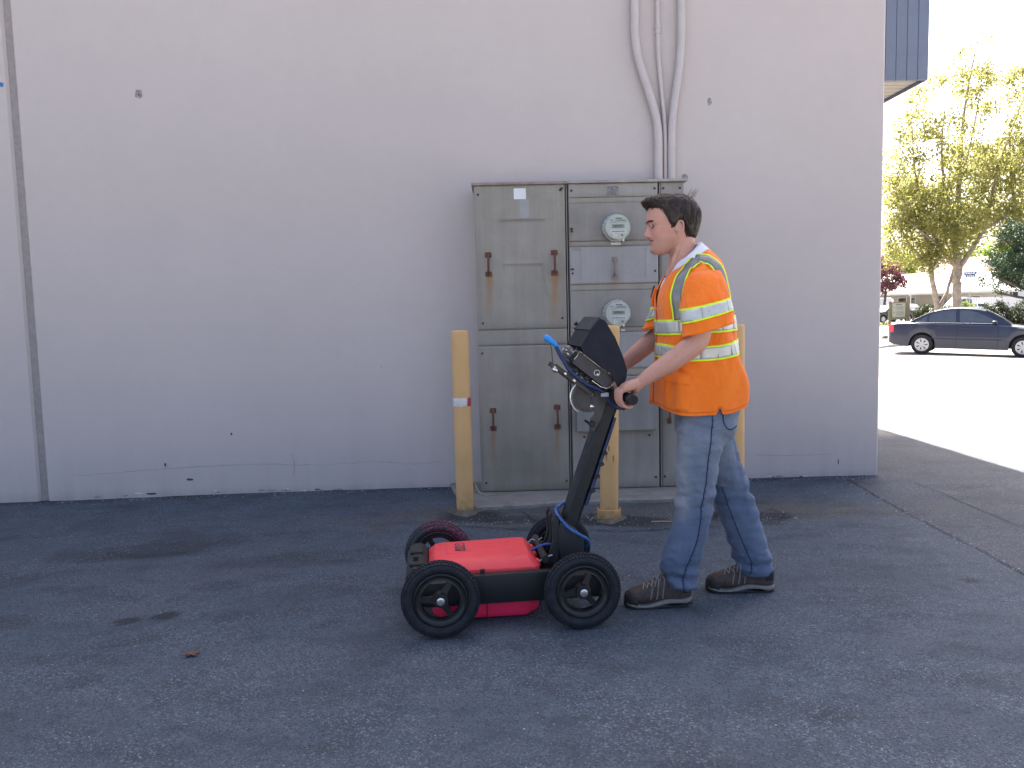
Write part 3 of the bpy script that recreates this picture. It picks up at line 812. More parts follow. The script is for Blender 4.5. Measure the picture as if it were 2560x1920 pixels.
# ================================================================ radar survey cart
CART = thing('survey_cart', 'black four-wheeled ground survey cart with a red antenna box and tall mast', 'survey cart', (-0.053, 3.57, 0), (0, 0, RAD(5.9)))
M_blk = basic('black_plastic', (.010,.011,.013), .50, var=.18, scale=20, bump=.12, bscale=260, spec=.4)
M_blk2 = basic('black_moulding', (.013,.013,.015), .62, var=.2, scale=16, bump=.15, bscale=200)
k = Nodes('black_fabric_hood'); k.set(color=k.ramp(k.noise(18, 5), [(0.3,(.011,.013,.019)),(0.7,(.019,.021,.029))]), rough=.75, spec=.3); k.bump(k.noise(420, 2), .25, .002); M_hood = k.m
M_rub = Nodes('tyre_rubber'); f_ = M_rub.noise(30, 5, .65)
M_rub.set(color=M_rub.ramp(f_, [(0.3,(.012,.014,.018)),(0.7,(.026,.029,.035))]), rough=.75, spec=.25)
sp = M_rub.voro(300); M_rub.bump(M_rub.noise(160, 3), .2, .003); M_rub = M_rub.m
k = Nodes('tyre_rubber_pink'); f_ = k.noise(30, 5, .65); sp = k.noise(110, 4, .7)
c_ = k.ramp(f_, [(0.3,(.018,.020,.024)),(0.7,(.035,.038,.044))])
geo = k.n('ShaderNodeSeparateXYZ'); k.l(k.co, geo.inputs[0])
up_ = k.ramp(k.math('ADD', geo.outputs[2], k.math('MULTIPLY', geo.outputs[0], -.75)), [(0.06, 0.0), (.13, 1.0)])
c_ = k.mix(k.math('MULTIPLY', up_, k.ramp(sp, [(0.55, 0.0), (0.60, 1.0)])), c_, (.55,.03,.16))
k.set(color=c_, rough=.7); k.bump(k.noise(160, 3), .2, .003); M_rub_pink = k.m
def redplastic(name, col):
    k = Nodes(name); c = k.ramp(k.noise(9, 5), [(0.3, tuple(v*.93 for v in col)), (0.7, tuple(min(1, v*1.05) for v in col))])
    dirt = k.noise(34, 6, .75)
    c = k.mix(k.ramp(dirt, [(0.60, 0.0), (0.78, .35)]), c, tuple(v*.62 for v in col))
    sp = k.voro(26)
    c = k.mix(k.ramp(sp, [(0.02, .7), (0.05, 0.0)]), c, (.9,.45,.5))
    k.set(color=c, rough=k.ramp(dirt, [(.3,.38),(.7,.6)]), spec=.4); k.bump(k.noise(350, 2), .06, .002); return k.m
M_red = redplastic('red_plastic', (.76,.058,.070))
M_red2 = redplastic('pink_red_plastic', (.95,.030,.11))
M_alu = basic('bare_metal', (.60,.60,.60), .3, 1.0, var=.1, scale=60)
M_grey = basic('grey_bracket', (.055,.05,.047), .55, var=.15, scale=30)
M_cable = basic('blue_cable', (.025,.105,.33), .45, var=.08, scale=60)
M_cabled = basic('dark_blue_cable', (.007,.024,.080), .45, var=.1, scale=60)
M_cabled2 = basic('mid_blue_cable', (.010,.040,.15), .45, var=.1, scale=60)
M_bplug = basic('bright_blue_plug', (.012,.26,.74), .4, var=.06)
M_white = basic('white_paint_mark', (.75,.75,.75), .5, var=.03)

# ---- wheels
def wheel_meshes():
    R, Wd = .1625, .030
    RX = Matrix.Rotation(RAD(90), 4, 'X')       # turned round local y
    t = MB(); prof = []
    for a in np.linspace(-150, 150, 27):         # tyre section
        u = RAD(a)
        prof.append((.1355 + .0255*cos(u), Wd*1.08*sin(u)*(1.0 if abs(a) < 110 else 0.92)))
    t.lathe([(.1095, -.019)] + prof + [(.1095, .019)], 64, RX, cap=False)
    tr = MB()
    n = 66
    for i in range(n):
        for row, (off, skew) in enumerate(((-.0225, .35), (-.0075, -.35), (.0075, .35), (.0225, -.35))):
            a = 2*pi*(i + (.5 if row % 2 else 0))/n
            u = off/.0330; rr = .1355 + .0255*math.sqrt(max(0, 1-u*u)) + .0006
            M = Matrix.Rotation(a, 4, 'Y') @ Matrix.Translation((0, off, rr)) @ Matrix.Rotation(-u*1.0, 4, 'X') @ Matrix.Rotation(skew, 4, 'Z')
            tr.box(-.0055, .0055, -.0056, .0056, -.002, .0032, 0, M)
    rm = MB()
    # outer ring with a deep dish
    rm.lathe([(.1125,-.022),(.1125,.022),(.1085,.0235),(.105,.018),(.100,.012),(.090,.010),(.082,.012),(.080,.006),(.080,-.006),(.082,-.012),(.100,-.012),(.105,-.018),(.1085,-.0235),(.1125,-.022)], 56, RX)
    sp = MB()
    for a in (30, 150, 270):
        M = Matrix.Rotation(RAD(a), 4, 'Y')
        sp.loft([[M @ Vector((s1*w, s2*d, z)) for s1, s2 in ((-1,-1),(1,-1),(1,1),(-1,1))] for z, w, d in ((.020,.019,.014),(.045,.0120,.011),(.075,.0115,.009),(.093,.018,.008))])
    sp.lathe([(.0,-.030),(.024,-.030),(.030,-.026),(.033,-.010),(.033,.010),(.030,.024),(0,.024)], 28, RX)
    hb = MB(); hb.lathe([(.0,.0398),(.006,.0398),(.0065,.0375),(.0125,.0375),(.0165,.036),(.0165,.029),(0,.029)], 24, RX)
    return t, tr, rm, sp, hb
wm = wheel_meshes()
M_rim = basic('wheel_rim', (.011,.011,.012), .42, var=.2, scale=20, spec=.5)
first = None
for (wx_, wy_, turn, out) in ((-.300,-.320,0,1),(.300,-.320,-.17,1),(-.300,.320,.4,-1),(.300,.320,2.2,-1)):
    pink = wx_ < 0 and wy_ > 0
    if first is None:
        w = bpy.data.objects.new('wheel', None); COL.objects.link(w); w.parent = CART
        ty = wm[0].build('tyre', M_rub, w, smooth=60); tr = wm[1].build('tread', M_rub, w, smooth=0)
        rm = wm[2].build('rim', M_rim, w, smooth=40); sp = wm[3].build('spokes', M_rim, w, smooth=40); hb = wm[4].build('hub_cap', M_alu, w, smooth=40)
        first = (ty, tr, rm, sp, hb)
    else:
        w = bpy.data.objects.new('wheel', None); COL.objects.link(w); w.parent = CART
        for s in first:
            c = s.copy(); COL.objects.link(c); c.parent = w
            if pink and s.name.split('.')[0] in ('tyre', 'tread'):
                c.data = s.data.copy(); c.data.materials[0] = M_rub_pink
    w.location = (wx_, wy_, .1655); w.rotation_euler = (0, 0 if not pink else 0, 0 if out > 0 else pi)
    for c in [x for x in bpy.data.objects if x.parent == w]:
        if not pink: c.rotation_euler = (0, turn, 0)

# ---- chassis
fr = MB()
for s in (-1, 1):
    y0, y1 = sorted((s*.195, s*.232))
    fr.prism([(-.405,.125),(-.36,.096),(.32,.100),(.36,.13),(.36,.205),(.31,.232),(-.33,.222),(-.405,.19)], y0, y1, 'y')
ch = fr.build('side_rails', M_blk, CART, bevel=.007)
for wx_ in (-.3, .3):
    MB().cyl((wx_, -.335, .1655), (wx_, .335, .1655), .011, n=16).build('axle', M_blk2, CART)
fe = MB(); fe.prism([(-.445,.115),(-.425,.098),(-.345,.098),(-.345,.232),(-.375,.262),(-.415,.262),(-.447,.222)], -.193, .193, 'y')
fb = fe.build('front_crossbeam', M_blk2, CART, bevel=.010)
q = MB()
for yy in (-.12, .06):
    q.box(-.43, -.37, yy-.05, yy+.05, .256, .276, .006)
q.build('front_ribs', M_blk2, CART)
q = MB(); q.box(-.41, -.392, -.135, -.115, .27, .295, .003); q.box(-.418, -.384, -.131, -.119, .284, .291, .002); q.build('front_latch', M_blk, CART)
MB().box(.205, .355, -.193, .193, .118, .226, .010).build('rear_crossbeam', M_blk2, CART)
for wx_, wy_ in ((-.3,-.25),(.3,-.25),(-.3,.25),(.3,.25)):
    MB().prism([(-.085,-.050),(.085,-.050),(.105,.05),(-.105,.05)], -.018, .018, 'y', Matrix.Translation((wx_, wy_, .165))).build('axle_block', M_blk2, CART, bevel=.004)
q = MB(); q.box(-.125, -.105, -.207, -.197, .226, .244, .002); q.build('rail_clip', M_blk2, CART)

# ---- red antenna housing, upper shell and the skid box under it
def shell(rings, name, mat, bev=.010):
    mb = MB(); mb.loft([[Vector(p) for p in r] for r in rings]); return mb.build(name, mat, CART, bevel=bev, smooth=22)
def rr(x0, x1, y0, y1, z, zx=0.0, c=.03):
    """ring, corners cut; zx tips it along x"""
    pts = [(x0+c,y0),(x1-c,y0),(x1,y0+c),(x1,y1-c),(x1-c,y1),(x0+c,y1),(x0,y1-c),(x0,y0+c)]
    return [(x, y, z + zx*(x-(x0+x1)/2)) for x, y in pts]
up = shell([rr(-.345,.140,-.186,.186,.195,0,.022), rr(-.345,.140,-.186,.186,.236,0,.022), rr(-.318,.110,-.150,.150,.268,.012,.018), rr(-.292,.098,-.120,.120,.280,.02,.014)], 'antenna_housing', M_red, .0035)
q = MB(); q.box(-.265, -.155, -.062, .108, .272, .2800, .002); q.build('label_recess', M_red, CART)
me = text_mesh('GSSI', .066, bold=.0012, space=1.12); me.materials.append(M_ink)
link('lettering', me, CART, (-.205, .024, .2815), (0, RAD(-1.2), RAD(-90)))
for yy in (-.11, .0, .11):
    MB().box(.118, .150, yy-.022, yy+.022, .215, .245, .006).build('housing_tab', M_red, CART)
for yy in (-.09, .10):
    MB().lathe([(.0,.01),(.010,.01),(.012,.006),(.012,0)], 14, Matrix.Translation((-.325, yy, .243)) @ Matrix.Rotation(RAD(-60), 4, 'Y')).build('housing_screw', M_red, CART)
lo = shell([rr(-.285,.105,-.140,.140,.006,0,.05), rr(-.322,.128,-.165,.165,.014,0,.05), rr(-.335,.138,-.172,.172,.032,0,.05), rr(-.335,.140,-.174,.174,.112,0,.05)], 'skid_box', M_red2, .006)
MB().box(-.0995, -.0955, -.1758, -.17, .012, .108).build('skid_seam', basic('seam_red', (.25,.005,.02), .7), CART, smooth=0)

# ---- mast foot and mast
def along(p0, p1, s): return (p0[0]+(p1[0]-p0[0])*s, p0[1]+(p1[1]-p0[1])*s)
ft = MB()
ft.prism([(.245,.215),(.352,.215),(.352,.315),(.330,.350),(.280,.400),(.248,.412),(.232,.37)], -.105, .105, 'y')
ft.build('mast_foot', M_blk2, CART, bevel=.006)
q = MB()
for s in (-1, 0, 1):                                    # ribbed front of the foot
    q.prism([(.180,.218),(.225,.218),(.245,.30),(.238,.415),(.222,.430),(.208,.415),(.212,.32)], s*.088-.014, s*.088+.014, 'y')
q.prism([(.215,.398),(.262,.402),(.262,.424),(.225,.432)], -.08, .08, 'y')
q.build('foot_ribs', M_blk2, CART, bevel=.003)
MB().cyl((.165, -.17, .262), (.165, .17, .262), .017, n=18).build('cross_tube', M_blk2, CART)
mast_pts = [(.285,.33),(.335,.475),(.395,.64),(.452,.80),(.507,.945),(.520,.985)]
mm = MB(); rings = []
for i, (px, pz) in enumerate(mast_pts):
    d = Vector((.20, 0, .565)).normalized(); nrm = Vector((d.z, 0, -d.x))
    hw = (.037,.038,.038,.037,.035,.033)[i]; hd = .046; c = .014
    rings.append([Vector((px, 0, pz)) + nrm*a + Vector((0, b, 0)) for a, b in ((-hw+c,-hd),(hw-c,-hd),(hw,-hd+c),(hw,hd-c),(hw-c,hd),(-hw+c,hd),(-hw,hd-c),(-hw,-hd+c))])
mm.loft(rings); mast = mm.build('mast', M_blk, CART, smooth=30)
q = MB(); q.prism([(.352,.615),(.388,.712),(.400,.708),(.372,.600)], -.048, .048, 'y'); q.build('mast_joint', M_blk2, mast, bevel=.003)
# cable down the back of the mast with its clips
pth = [(.515,-.040,.86),(.486,-.044,.775),(.456,-.044,.690),(.432,-.044,.620),(.406,-.044,.545),(.378,-.040,.470)]
MB().tube([Vector(p) for p in catmull(pth, 5)], .0075, 10).build('mast_cable', M_cabled, CART, smooth=60)
pth = [(.510,-.030,.83),(.472,-.030,.72),(.436,-.030,.62),(.404,-.030,.53),(.376,-.030,.46)]
MB().tube([Vector(p) for p in catmull(pth, 5)], .006, 10).build('mast_cable', M_cabled2, CART, smooth=60)
for px, pz in ((.463,.700),(.446,.650),(.427,.595),(.404,.530)):
    MB().box(-.012, .012, -.020, .020, -.008, .008, .002, Matrix.Translation((px, -.040, pz)) @ Matrix.Rotation(RAD(-20), 4, 'Y')).build('cable_clip', M_blk2, CART)
# bright blue cable looped round the foot, and the leads to the antenna
pth = [(.290,.055,.455),(.262,.030,.448),(.238,-.020,.442),(.246,-.080,.420),(.285,-.114,.378),(.330,-.118,.348),(.362,-.110,.326),(.376,-.085,.300),(.368,-.05,.27)]
MB().tube([Vector(p) for p in catmull(pth, 7)], .0072, 12).build('foot_cable', M_cable, CART, smooth=60)
MB().tube([Vector(p) for p in catmull([(.115,-.02,.255),(.150,-.02,.272),(.185,-.025,.285),(.22,-.03,.285)], 6)], .0068, 10).build('antenna_cable', basic('royal_cable', (.02,.05,.24), .45), CART, smooth=60)
MB().tube([Vector(p) for p in catmull([(.132,-.125,.232),(.160,-.120,.248),(.19,-.11,.256),(.225,-.085,.258)], 6)], .0036, 8).build('ground_lead', basic('grey_lead', (.45,.45,.45), .5), CART, smooth=60)
MB().tube([Vector(p) for p in catmull([(.115,.08,.262),(.14,.085,.28),(.16,.08,.272),(.185,.07,.29)], 6)], .0025, 8).build('ground_lead', basic('grey_lead2', (.4,.4,.4), .5), CART, smooth=60)
MB().lathe([(.0,.0),(.004,.0),(.004,.018),(0,.018)], 8, Matrix.Translation((.296,-.0865,.30))).build('red_mark', basic('red_dot', (.6,.02,.08), .5), CART)

# ---- clamp disc, arm, bolts
RX = Matrix.Rotation(RAD(90), 4, 'X')
q = MB(); q.prism([(.405,.960),(.452,.976),(.480,.955),(.448,.860),(.415,.800),(.392,.812),(.398,.862),(.418,.885)], -.062, -.050, 'y'); q.build('clamp_arm', M_grey, CART, bevel=.003)
dp = MB(); dp.lathe([(.0,.0),(.066,.0),(.068,.003),(.068,.010),(.066,.012),(0,.012)], 48, Matrix.Translation((.388,-.046,.958)) @ RX); disc = dp.build('clamp_disc', M_grey, CART)
for j in range(17):
    a = RAD(88 + j*11.5)
    MB().lathe([(.0026,0),(.0026,.0012),(0,.0014)], 8, Matrix.Translation((.388+.056*cos(a), -.058, .958+.056*sin(a))) @ RX).build('index_hole', M_dark, disc)
q = MB(); pts = [Vector((.388+.078*cos(a), -.050, .958+.078*sin(a))) for a in np.linspace(RAD(70), RAD(235), 22)]
q.tube(pts, .0045, 8); q.build('clamp_ring', M_alu, CART, smooth=60)
for px, pz in ((.402,.972),(.405,.918)):
    MB().lathe([(.0095,0),(.0095,.004),(.005,.0065),(0,.0065)], 16, Matrix.Translation((px,-.062,pz)) @ RX).build('clamp_bolt', M_alu, CART)
q = MB(); q.lathe([(.0,.022),(.012,.022),(.014,.018),(.014,.004),(.010,0),(.006,-.02)], 12, Matrix.Translation((.402,-.062,.838)) @ RX); q.cyl((.395,-.06,.838),(.372,-.06,.856), .006, n=8); q.build('clamp_knob', M_blk, CART)

# ---- control unit (slab tipped towards the operator)
U = Vector((.78, 0, -.626)); Nn = Vector((.626, 0, .78))
def slab_M(c): return Matrix((( U.x, 0, Nn.x, c[0]), (0, 1, 0, 0), (U.z, 0, Nn.z, c[1]), (0, 0, 0, 1)))
SM = slab_M((.400, 1.083))
un = MB().box(-.115, .105, -.128, .128, -.036, .034, .012, SM).build('control_unit', M_blk, CART)
M_screen = basic('screen_glass', (.02,.022,.03), .12, var=.05)
MB().box(-.085, .085, -.098, .098, .0345, .0365, 0, SM).build('screen', M_screen, un, smooth=0)
MB().box(-.098, .100, -.132, -.1285, -.030, .030, .001, SM).build('end_cover', basic('end_cover_charcoal', (.028,.026,.033), .4, var=.1), un)
def trim(pts, r=.0016, m=None): return MB().tube([SM @ Vector((a, -.1335, b)) for a, b in pts], r, 6).build('trim_line', m or M_alu, un, smooth=60)
trim([(-.100,-.012),(-.098,.004),(-.101,.030),(.099,.031),(.104,.022),(.104,-.010),(.094,-.026)])
trim([(.094,-.026),(.070,-.036),(.02,-.038)], .002)
MB().box(-.088, .050, -.132, -.118, .0375, .052, .001, SM @ Matrix.Rotation(RAD(4), 4, 'Y')).build('sun_visor_liner', basic('liner_grey', (.32,.31,.30), .6, var=.06), un)
q = MB(); q.tube([SM @ Vector((.018+.0125*cos(a), -.1335, .002+.0125*sin(a))) for a in np.linspace(RAD(-40), RAD(280), 20)], .0016, 6); q.build('power_ring', M_white, un, smooth=60)
MB().lathe([(0,.003),(.0055,.003),(.0055,0)], 14, Matrix.Translation(SM @ Vector((.025,-.132,-.002))) @ RX).build('power_dot', M_white, un)
q = MB()
for a, b, s in ((-.062,-.045,.010),(-.035,-.045,.006),(.0,-.043,.012),(.03,-.047,.009)): q.box(a-s, a+s, -.12, -.09, b-.010, b+.010, .002, SM)
q.build('unit_feet', M_blk2, un)
# carrying bar under the unit
BM = slab_M((.325, 1.037))
q = MB(); q.box(-.115, .10, -.092, -.070, -.010, .010, .002, BM); q.box(-.115, .10, .070, .092, -.010, .010, .002, BM); q.box(-.105, -.085, -.09, .09, -.008, .008, .001, BM); q.box(.03, .09, -.07, .07, -.012, .012, .002, BM)
q.build('carrying_bar', M_grey, CART)
for a in (-.055, -.005):
    MB().box(a-.006, a+.006, -.0945, -.092, -.004, .004, 0, BM).build('bar_slot', M_alu, CART, smooth=0)
q = MB(); q.prism([(.36,1.02),(.45,.985),(.50,.97),(.515,.93),(.47,.90),(.43,.955)], -.045, .045, 'y'); q.build('mast_head', M_blk2, CART, bevel=.006)

# ---- sun hood over the screen: two cheeks, back and roof
cheek = [(.338,1.192),(.378,1.258),(.424,1.311),(.446,1.300),(.490,1.227),(.523,1.144),(.541,1.082),(.537,1.050),(.520,1.010),(.503,1.000),(.484,1.040),(.462,1.078),(.450,1.078),(.412,1.118),(.352,1.160)]
hm = MB()
hm.prism(cheek, -.172, -.166, 'y'); hm.build('hood_cheek', M_hood, CART, smooth=25)
MB().prism(cheek, .166, .172, 'y').build('hood_cheek', M_hood, CART, smooth=25)
q = MB()
back = [(.338,1.192),(.378,1.258),(.424,1.311)]
thick = [(.347,1.188),(.386,1.253),(.431,1.305)]
q.prism(back + thick[::-1], -.1655, .1655, 'y'); q.build('hood_back', M_hood, CART, smooth=25)
q = MB(); q.prism([(.424,1.3115),(.446,1.3005),(.443,1.296),(.428,1.304)], -.1654, .1654, 'y'); q.build('hood_roof', M_hood, CART, smooth=25)
q = MB(); q.prism([(.376,1.264),(.4225,1.3175),(.4265,1.3145),(.3795,1.2605)], -.174, .176, 'y'); q.build('hood_flap', basic('hood_flap_navy', (.017,.021,.034), .6, var=.12), CART, smooth=25)
for zz in (1.282, 1.262):
    MB().box(.376, .398, .176, .191, zz-.006, zz+.006, .002).build('flap_tab', M_hood, CART)
MB().tube([Vector((.531,-.146,1.075)), Vector((.549,-.12,1.052)), Vector((.552,-.08,1.045))], .003, 6).build('wire_stay', M_alu, CART, smooth=60)

# ---- plugs and cables at the front of the unit
q = MB()
for a, b, yy in ((-.118,.010,-.10),(-.120,-.008,-.075),(-.118,.012,-.05),(-.121,-.006,-.02)):
    p0 = SM @ Vector((a+.01, yy, b)); p1 = SM @ Vector((a-.014, yy, b+.004)); p2 = SM @ Vector((a-.026, yy-.004, b+.008))
    q.cyl(p0, p1, .0115, n=14); q.cyl(p1, p2, .0088, n=12)
q.build('connectors', M_alu, CART)
q = MB()
for j in range(9):
    c0 = SM @ Vector((-.135+random.uniform(-.012,.012), -.115+random.uniform(-.02,.04), random.uniform(-.02,.025)))
    ax = Vector((random.uniform(-1,1), random.uniform(-.4,.4), random.uniform(-1,1))).normalized(); bx = ax.cross(Vector((0,1,.2))).normalized()
    R_ = random.uniform(.010,.018)
    q.tube([c0 + ax*R_*cos(t) + bx*R_*sin(t) for t in np.linspace(0, 4.2, 12)], .0022, 6)
q.build('chain', basic('dull_chain', (.20,.20,.21), .4, .7), CART, smooth=60)
q = MB(); q.tube([Vector(p) for p in ((.186,-.13,1.235),(.194,-.13,1.233),(.205,-.13,1.226),(.228,-.13,1.208),(.250,-.125,1.180))], [.012,.0145,.0135,.0110,.009], 16); q.build('plug', M_bplug, CART, smooth=50)
pth = [(.235,-.128,1.20),(.248,-.140,1.165),(.264,-.148,1.135),(.293,-.150,1.087),(.330,-.150,1.053),(.372,-.148,1.022),(.420,-.145,1.000),(.446,-.140,.978),(.470,-.135,.943),(.500,-.130,.918),(.530,-.115,.914),(.548,-.080,.925),(.552,-.05,.90)]
MB().tube([Vector(p) for p in catmull(pth, 6)], .0085, 12).build('data_cable', M_cabled, CART, smooth=60)
pth = [(.205,-.13,1.22),(.214,-.14,1.19),(.217,-.14,1.15),(.222,-.135,1.11),(.226,-.132,1.095)]
MB().tube([Vector(p) for p in catmull(pth, 5)], .0022, 6).build('tether', M_ink, CART, smooth=60)
q = MB(); q.lathe([(.0,.02),(.010,.02),(.013,.014),(.013,.002),(.010,-.004),(0,-.004)], 16, Matrix.Translation((.236,-.130,1.088)) @ Matrix.Rotation(RAD(-50), 4, 'Y')); q.build('dust_cap', M_alu, CART)
MB().box(.43, .463, -.150, -.135, .968, .986, .002).build('cable_tie', basic('tie_grey', (.35,.35,.35), .5), CART)

# ---- handlebar
MB().tube([(.534,-.275,.968),(.530,-.10,.966),(.530,.10,.966),(.534,.275,.968)], .013, 14).build('handlebar', M_blk, CART, smooth=60)
M_foam = basic('foam_grip', (.020,.018,.018), .9, var=.25, scale=60, bump=.3, bscale=300)
for s in (-1, 1):
    RXs = Matrix.Translation((.534, s*.150, .967)) @ (RX if s < 0 else Matrix.Rotation(RAD(-90), 4, 'X'))
    MB().lathe([(.013,0),(.0205,.001),(.0225,.004),(.0225,.143),(.0205,.148),(0,.149)], 24, RXs).build('grip', M_foam, CART)
MB().box(.495, .545, -.05, .05, .925, .985, .008).build('handlebar_clamp', M_blk2, CART)
# ================================================================ the man pushing the cart
PX, PY = 0.84, 3.60
MAN = thing('person', 'man in an orange reflective vest and jeans pushing the survey cart', 'person', (PX, PY, 0))
OFF = (-PX, -PY, 0)                       # parts are modelled in world coordinates
def mpart(name, me, mat, parent=MAN, smooth=180):
    me.polygons.foreach_set('use_smooth', [True]*len(me.polygons))
    if smooth < 180: me.set_sharp_from_angle(angle=RAD(smooth))
    if mat: me.materials.append(mat)
    return link(name, me, parent, OFF if parent == MAN else None)
def mb_part(mb, name, mat, parent=MAN, **kw):
    return mb.build(name, mat, parent, loc=OFF if parent == MAN else None, **kw)
Yc = PY
# ---- head as horizontal rings: (z, front x, back x, half width, roundness)
HEAD = [(1.588,.650,.700,.020),(1.597,.639,.722,.032),(1.610,.633,.750,.043),(1.625,.6345,.785,.052),(1.638,.6335,.805,.057),(1.650,.6335,.812,.0615),
        (1.665,.632,.818,.066),(1.682,.630,.824,.069),(1.700,.629,.830,.0715),(1.715,.6265,.834,.073),(1.728,.6195,.838,.0745),(1.742,.6165,.840,.0755),(1.760,.6165,.840,.0765),
        (1.780,.6205,.835,.0765),(1.800,.630,.824,.074),(1.818,.648,.806,.067),(1.832,.674,.784,.054),(1.841,.702,.762,.036),(1.845,.724,.746,.014)]
HZ = [r[0] for r in HEAD]
def head_pt(th, z, off=0.0):
    """th 0 = face, +90 deg = near side (his left, -y)"""
    fx, bx, w = interp_rows(HZ, [r[1:] for r in HEAD], z)
    cx = fx + (bx-fx)*.47
    c, s = cos(th), sin(th)
    e = 2/2.25
    a = (cx-fx) if c > 0 else (bx-cx)
    x = cx - a*math.copysign(abs(c)**e, c); y = w*math.copysign(abs(s)**e, s)
    if c > 0:
        def g(v, m, sd): return math.exp(-((v-m)/sd)**2)
        # nose
        if 1.655 < z < 1.73:
            prof = np.interp(z, [1.655,1.660,1.665,1.672,1.680,1.690,1.705,1.716,1.73], [0,.006,.020,.027,.025,.0195,.0105,.0035,0])
            sd = np.interp(z, [1.655,1.664,1.672,1.690,1.715,1.73], [.013,.0155,.014,.0085,.007,.006])
            x -= prof*g(y, 0, sd)
            x -= .006*g(abs(y), .0135, .006)*g(z, 1.667, .006)
        # lips, the line between them, chin
        lw = max(0.0, 1-(y/.029)**2)
        x -= lw*(.0042*g(z, 1.6545, .0042) + .0050*g(z, 1.6405, .0048)) - lw*.0042*g(z, 1.6480, .0020)
        x -= .0038*g(z, 1.608, .012)*g(y, 0, .020) - .0022*g(z, 1.629, .005)*g(y, 0, .02)
        # eye sockets, brow, cheek bones
        x += .0095*g(abs(y), .029, .014)*g(z, 1.712, .0085)
        x -= .0038*g(abs(y), .028, .022)*g(z, 1.7275, .007)
        x -= .0030*g(abs(y), .046, .016)*g(z, 1.688, .014)
        x += .0030*g(abs(y), .038, .012)*g(z, 1.652, .014)
    p = Vector((x, Yc - y, z))
    if off:
        n = Vector((-(c)*1.0, -s, (z-1.735)*4.0)).normalized(); p += n*off
    return p
B = MB()
NT = 96
hz_ = [HZ[0]+ (HZ[-1]-HZ[0])*t for t in np.linspace(0, 1, 100)]
B.loft([[head_pt(2*pi*j/NT, z) for j in range(NT)] for z in hz_])
# ears
def ear(s):
    y0 = Yc - s*.0715
    for e in range(1):
        ring = [Vector((.7475+.0155*cos(a)+.004*sin(a), y0 - s*(.010+.006*cos(a)), 1.698+.030*sin(a)*(1.0 if sin(a) > 0 else .92))) for a in np.linspace(RAD(-100), RAD(215), 22)]
        B.tube(ring, [.0042]*18+[.0036]*4, 8)
    B.lathe([(0,.004),(.013,.003),(.015,0),(.0,-.012)], 16, Matrix.Translation((.748, y0 - s*.004, 1.698)) @ Matrix.Rotation(RAD(90*s), 4, 'X') @ Matrix.Diagonal((1,1.75,1,1)))
    B.tube([(.738,y0-s*.006,1.676),(.743,y0-s*.008,1.668),(.749,y0-s*.008,1.673)], [.006,.0072,.005], 8)
ear(1); ear(-1)
# neck and trunk
B.tube([(.775,Yc,1.42),(.783,Yc,1.50),(.786,Yc,1.555),(.782,Yc,1.605),(.778,Yc,1.655),(.772,Yc,1.69)], [.085,.070,.058,.054,.053,.052], 28, squash=1.0)
B.tube([(.700,Yc,1.625),(.725,Yc,1.617),(.75,Yc,1.605)], [.016,.028,.038], 16)
for s in (-1, 1):
    B.tube([(.752,Yc+s*.036,1.655),(.745,Yc+s*.038,1.60),(.725,Yc+s*.028,1.53),(.712,Yc+s*.012,1.49)], [.014,.015,.013,.012], 10)      # neck muscle
B.loft([[Vector((cx - a*cos(t), Yc - w*sin(t), z)) for t in np.linspace(0, 2*pi, 32, endpoint=False)] for z, cx, a, w in
        ((.86,.875,.115,.145),(.98,.855,.112,.140),(1.12,.84,.112,.140),(1.28,.826,.118,.160),(1.40,.815,.112,.172),(1.47,.808,.092,.165),(1.52,.80,.07,.12))])
def limb(pts, radii, n=18, sq=1.0): B.tube(catmull(pts, 5), [float(v) for v in np.interp(np.linspace(0, len(radii)-1, (len(pts)-1)*5+1), range(len(radii)), radii)], n, squash=sq)
# near arm and far arm
limb([(.815,Yc-.150,1.460),(.812,Yc-.200,1.39),(.803,Yc-.228,1.30),(.788,Yc-.238,1.212),(.735,Yc-.238,1.165),(.665,Yc-.230,1.115),(.600,Yc-.216,1.072),(.552,Yc-.205,1.037),(.530,Yc-.199,1.020)],
     [.048,.052,.050,.047,.046,.043,.034,.0265,.027])
limb([(.800,Yc+.150,1.455),(.775,Yc+.215,1.39),(.742,Yc+.240,1.30),(.715,Yc+.252,1.225),(.665,Yc+.255,1.180),(.600,Yc+.252,1.128),(.545,Yc+.250,1.085),(.505,Yc+.246,1.048),(.485,Yc+.244,1.030)],
     [.046,.050,.049,.046,.046,.042,.034,.0265,.027])
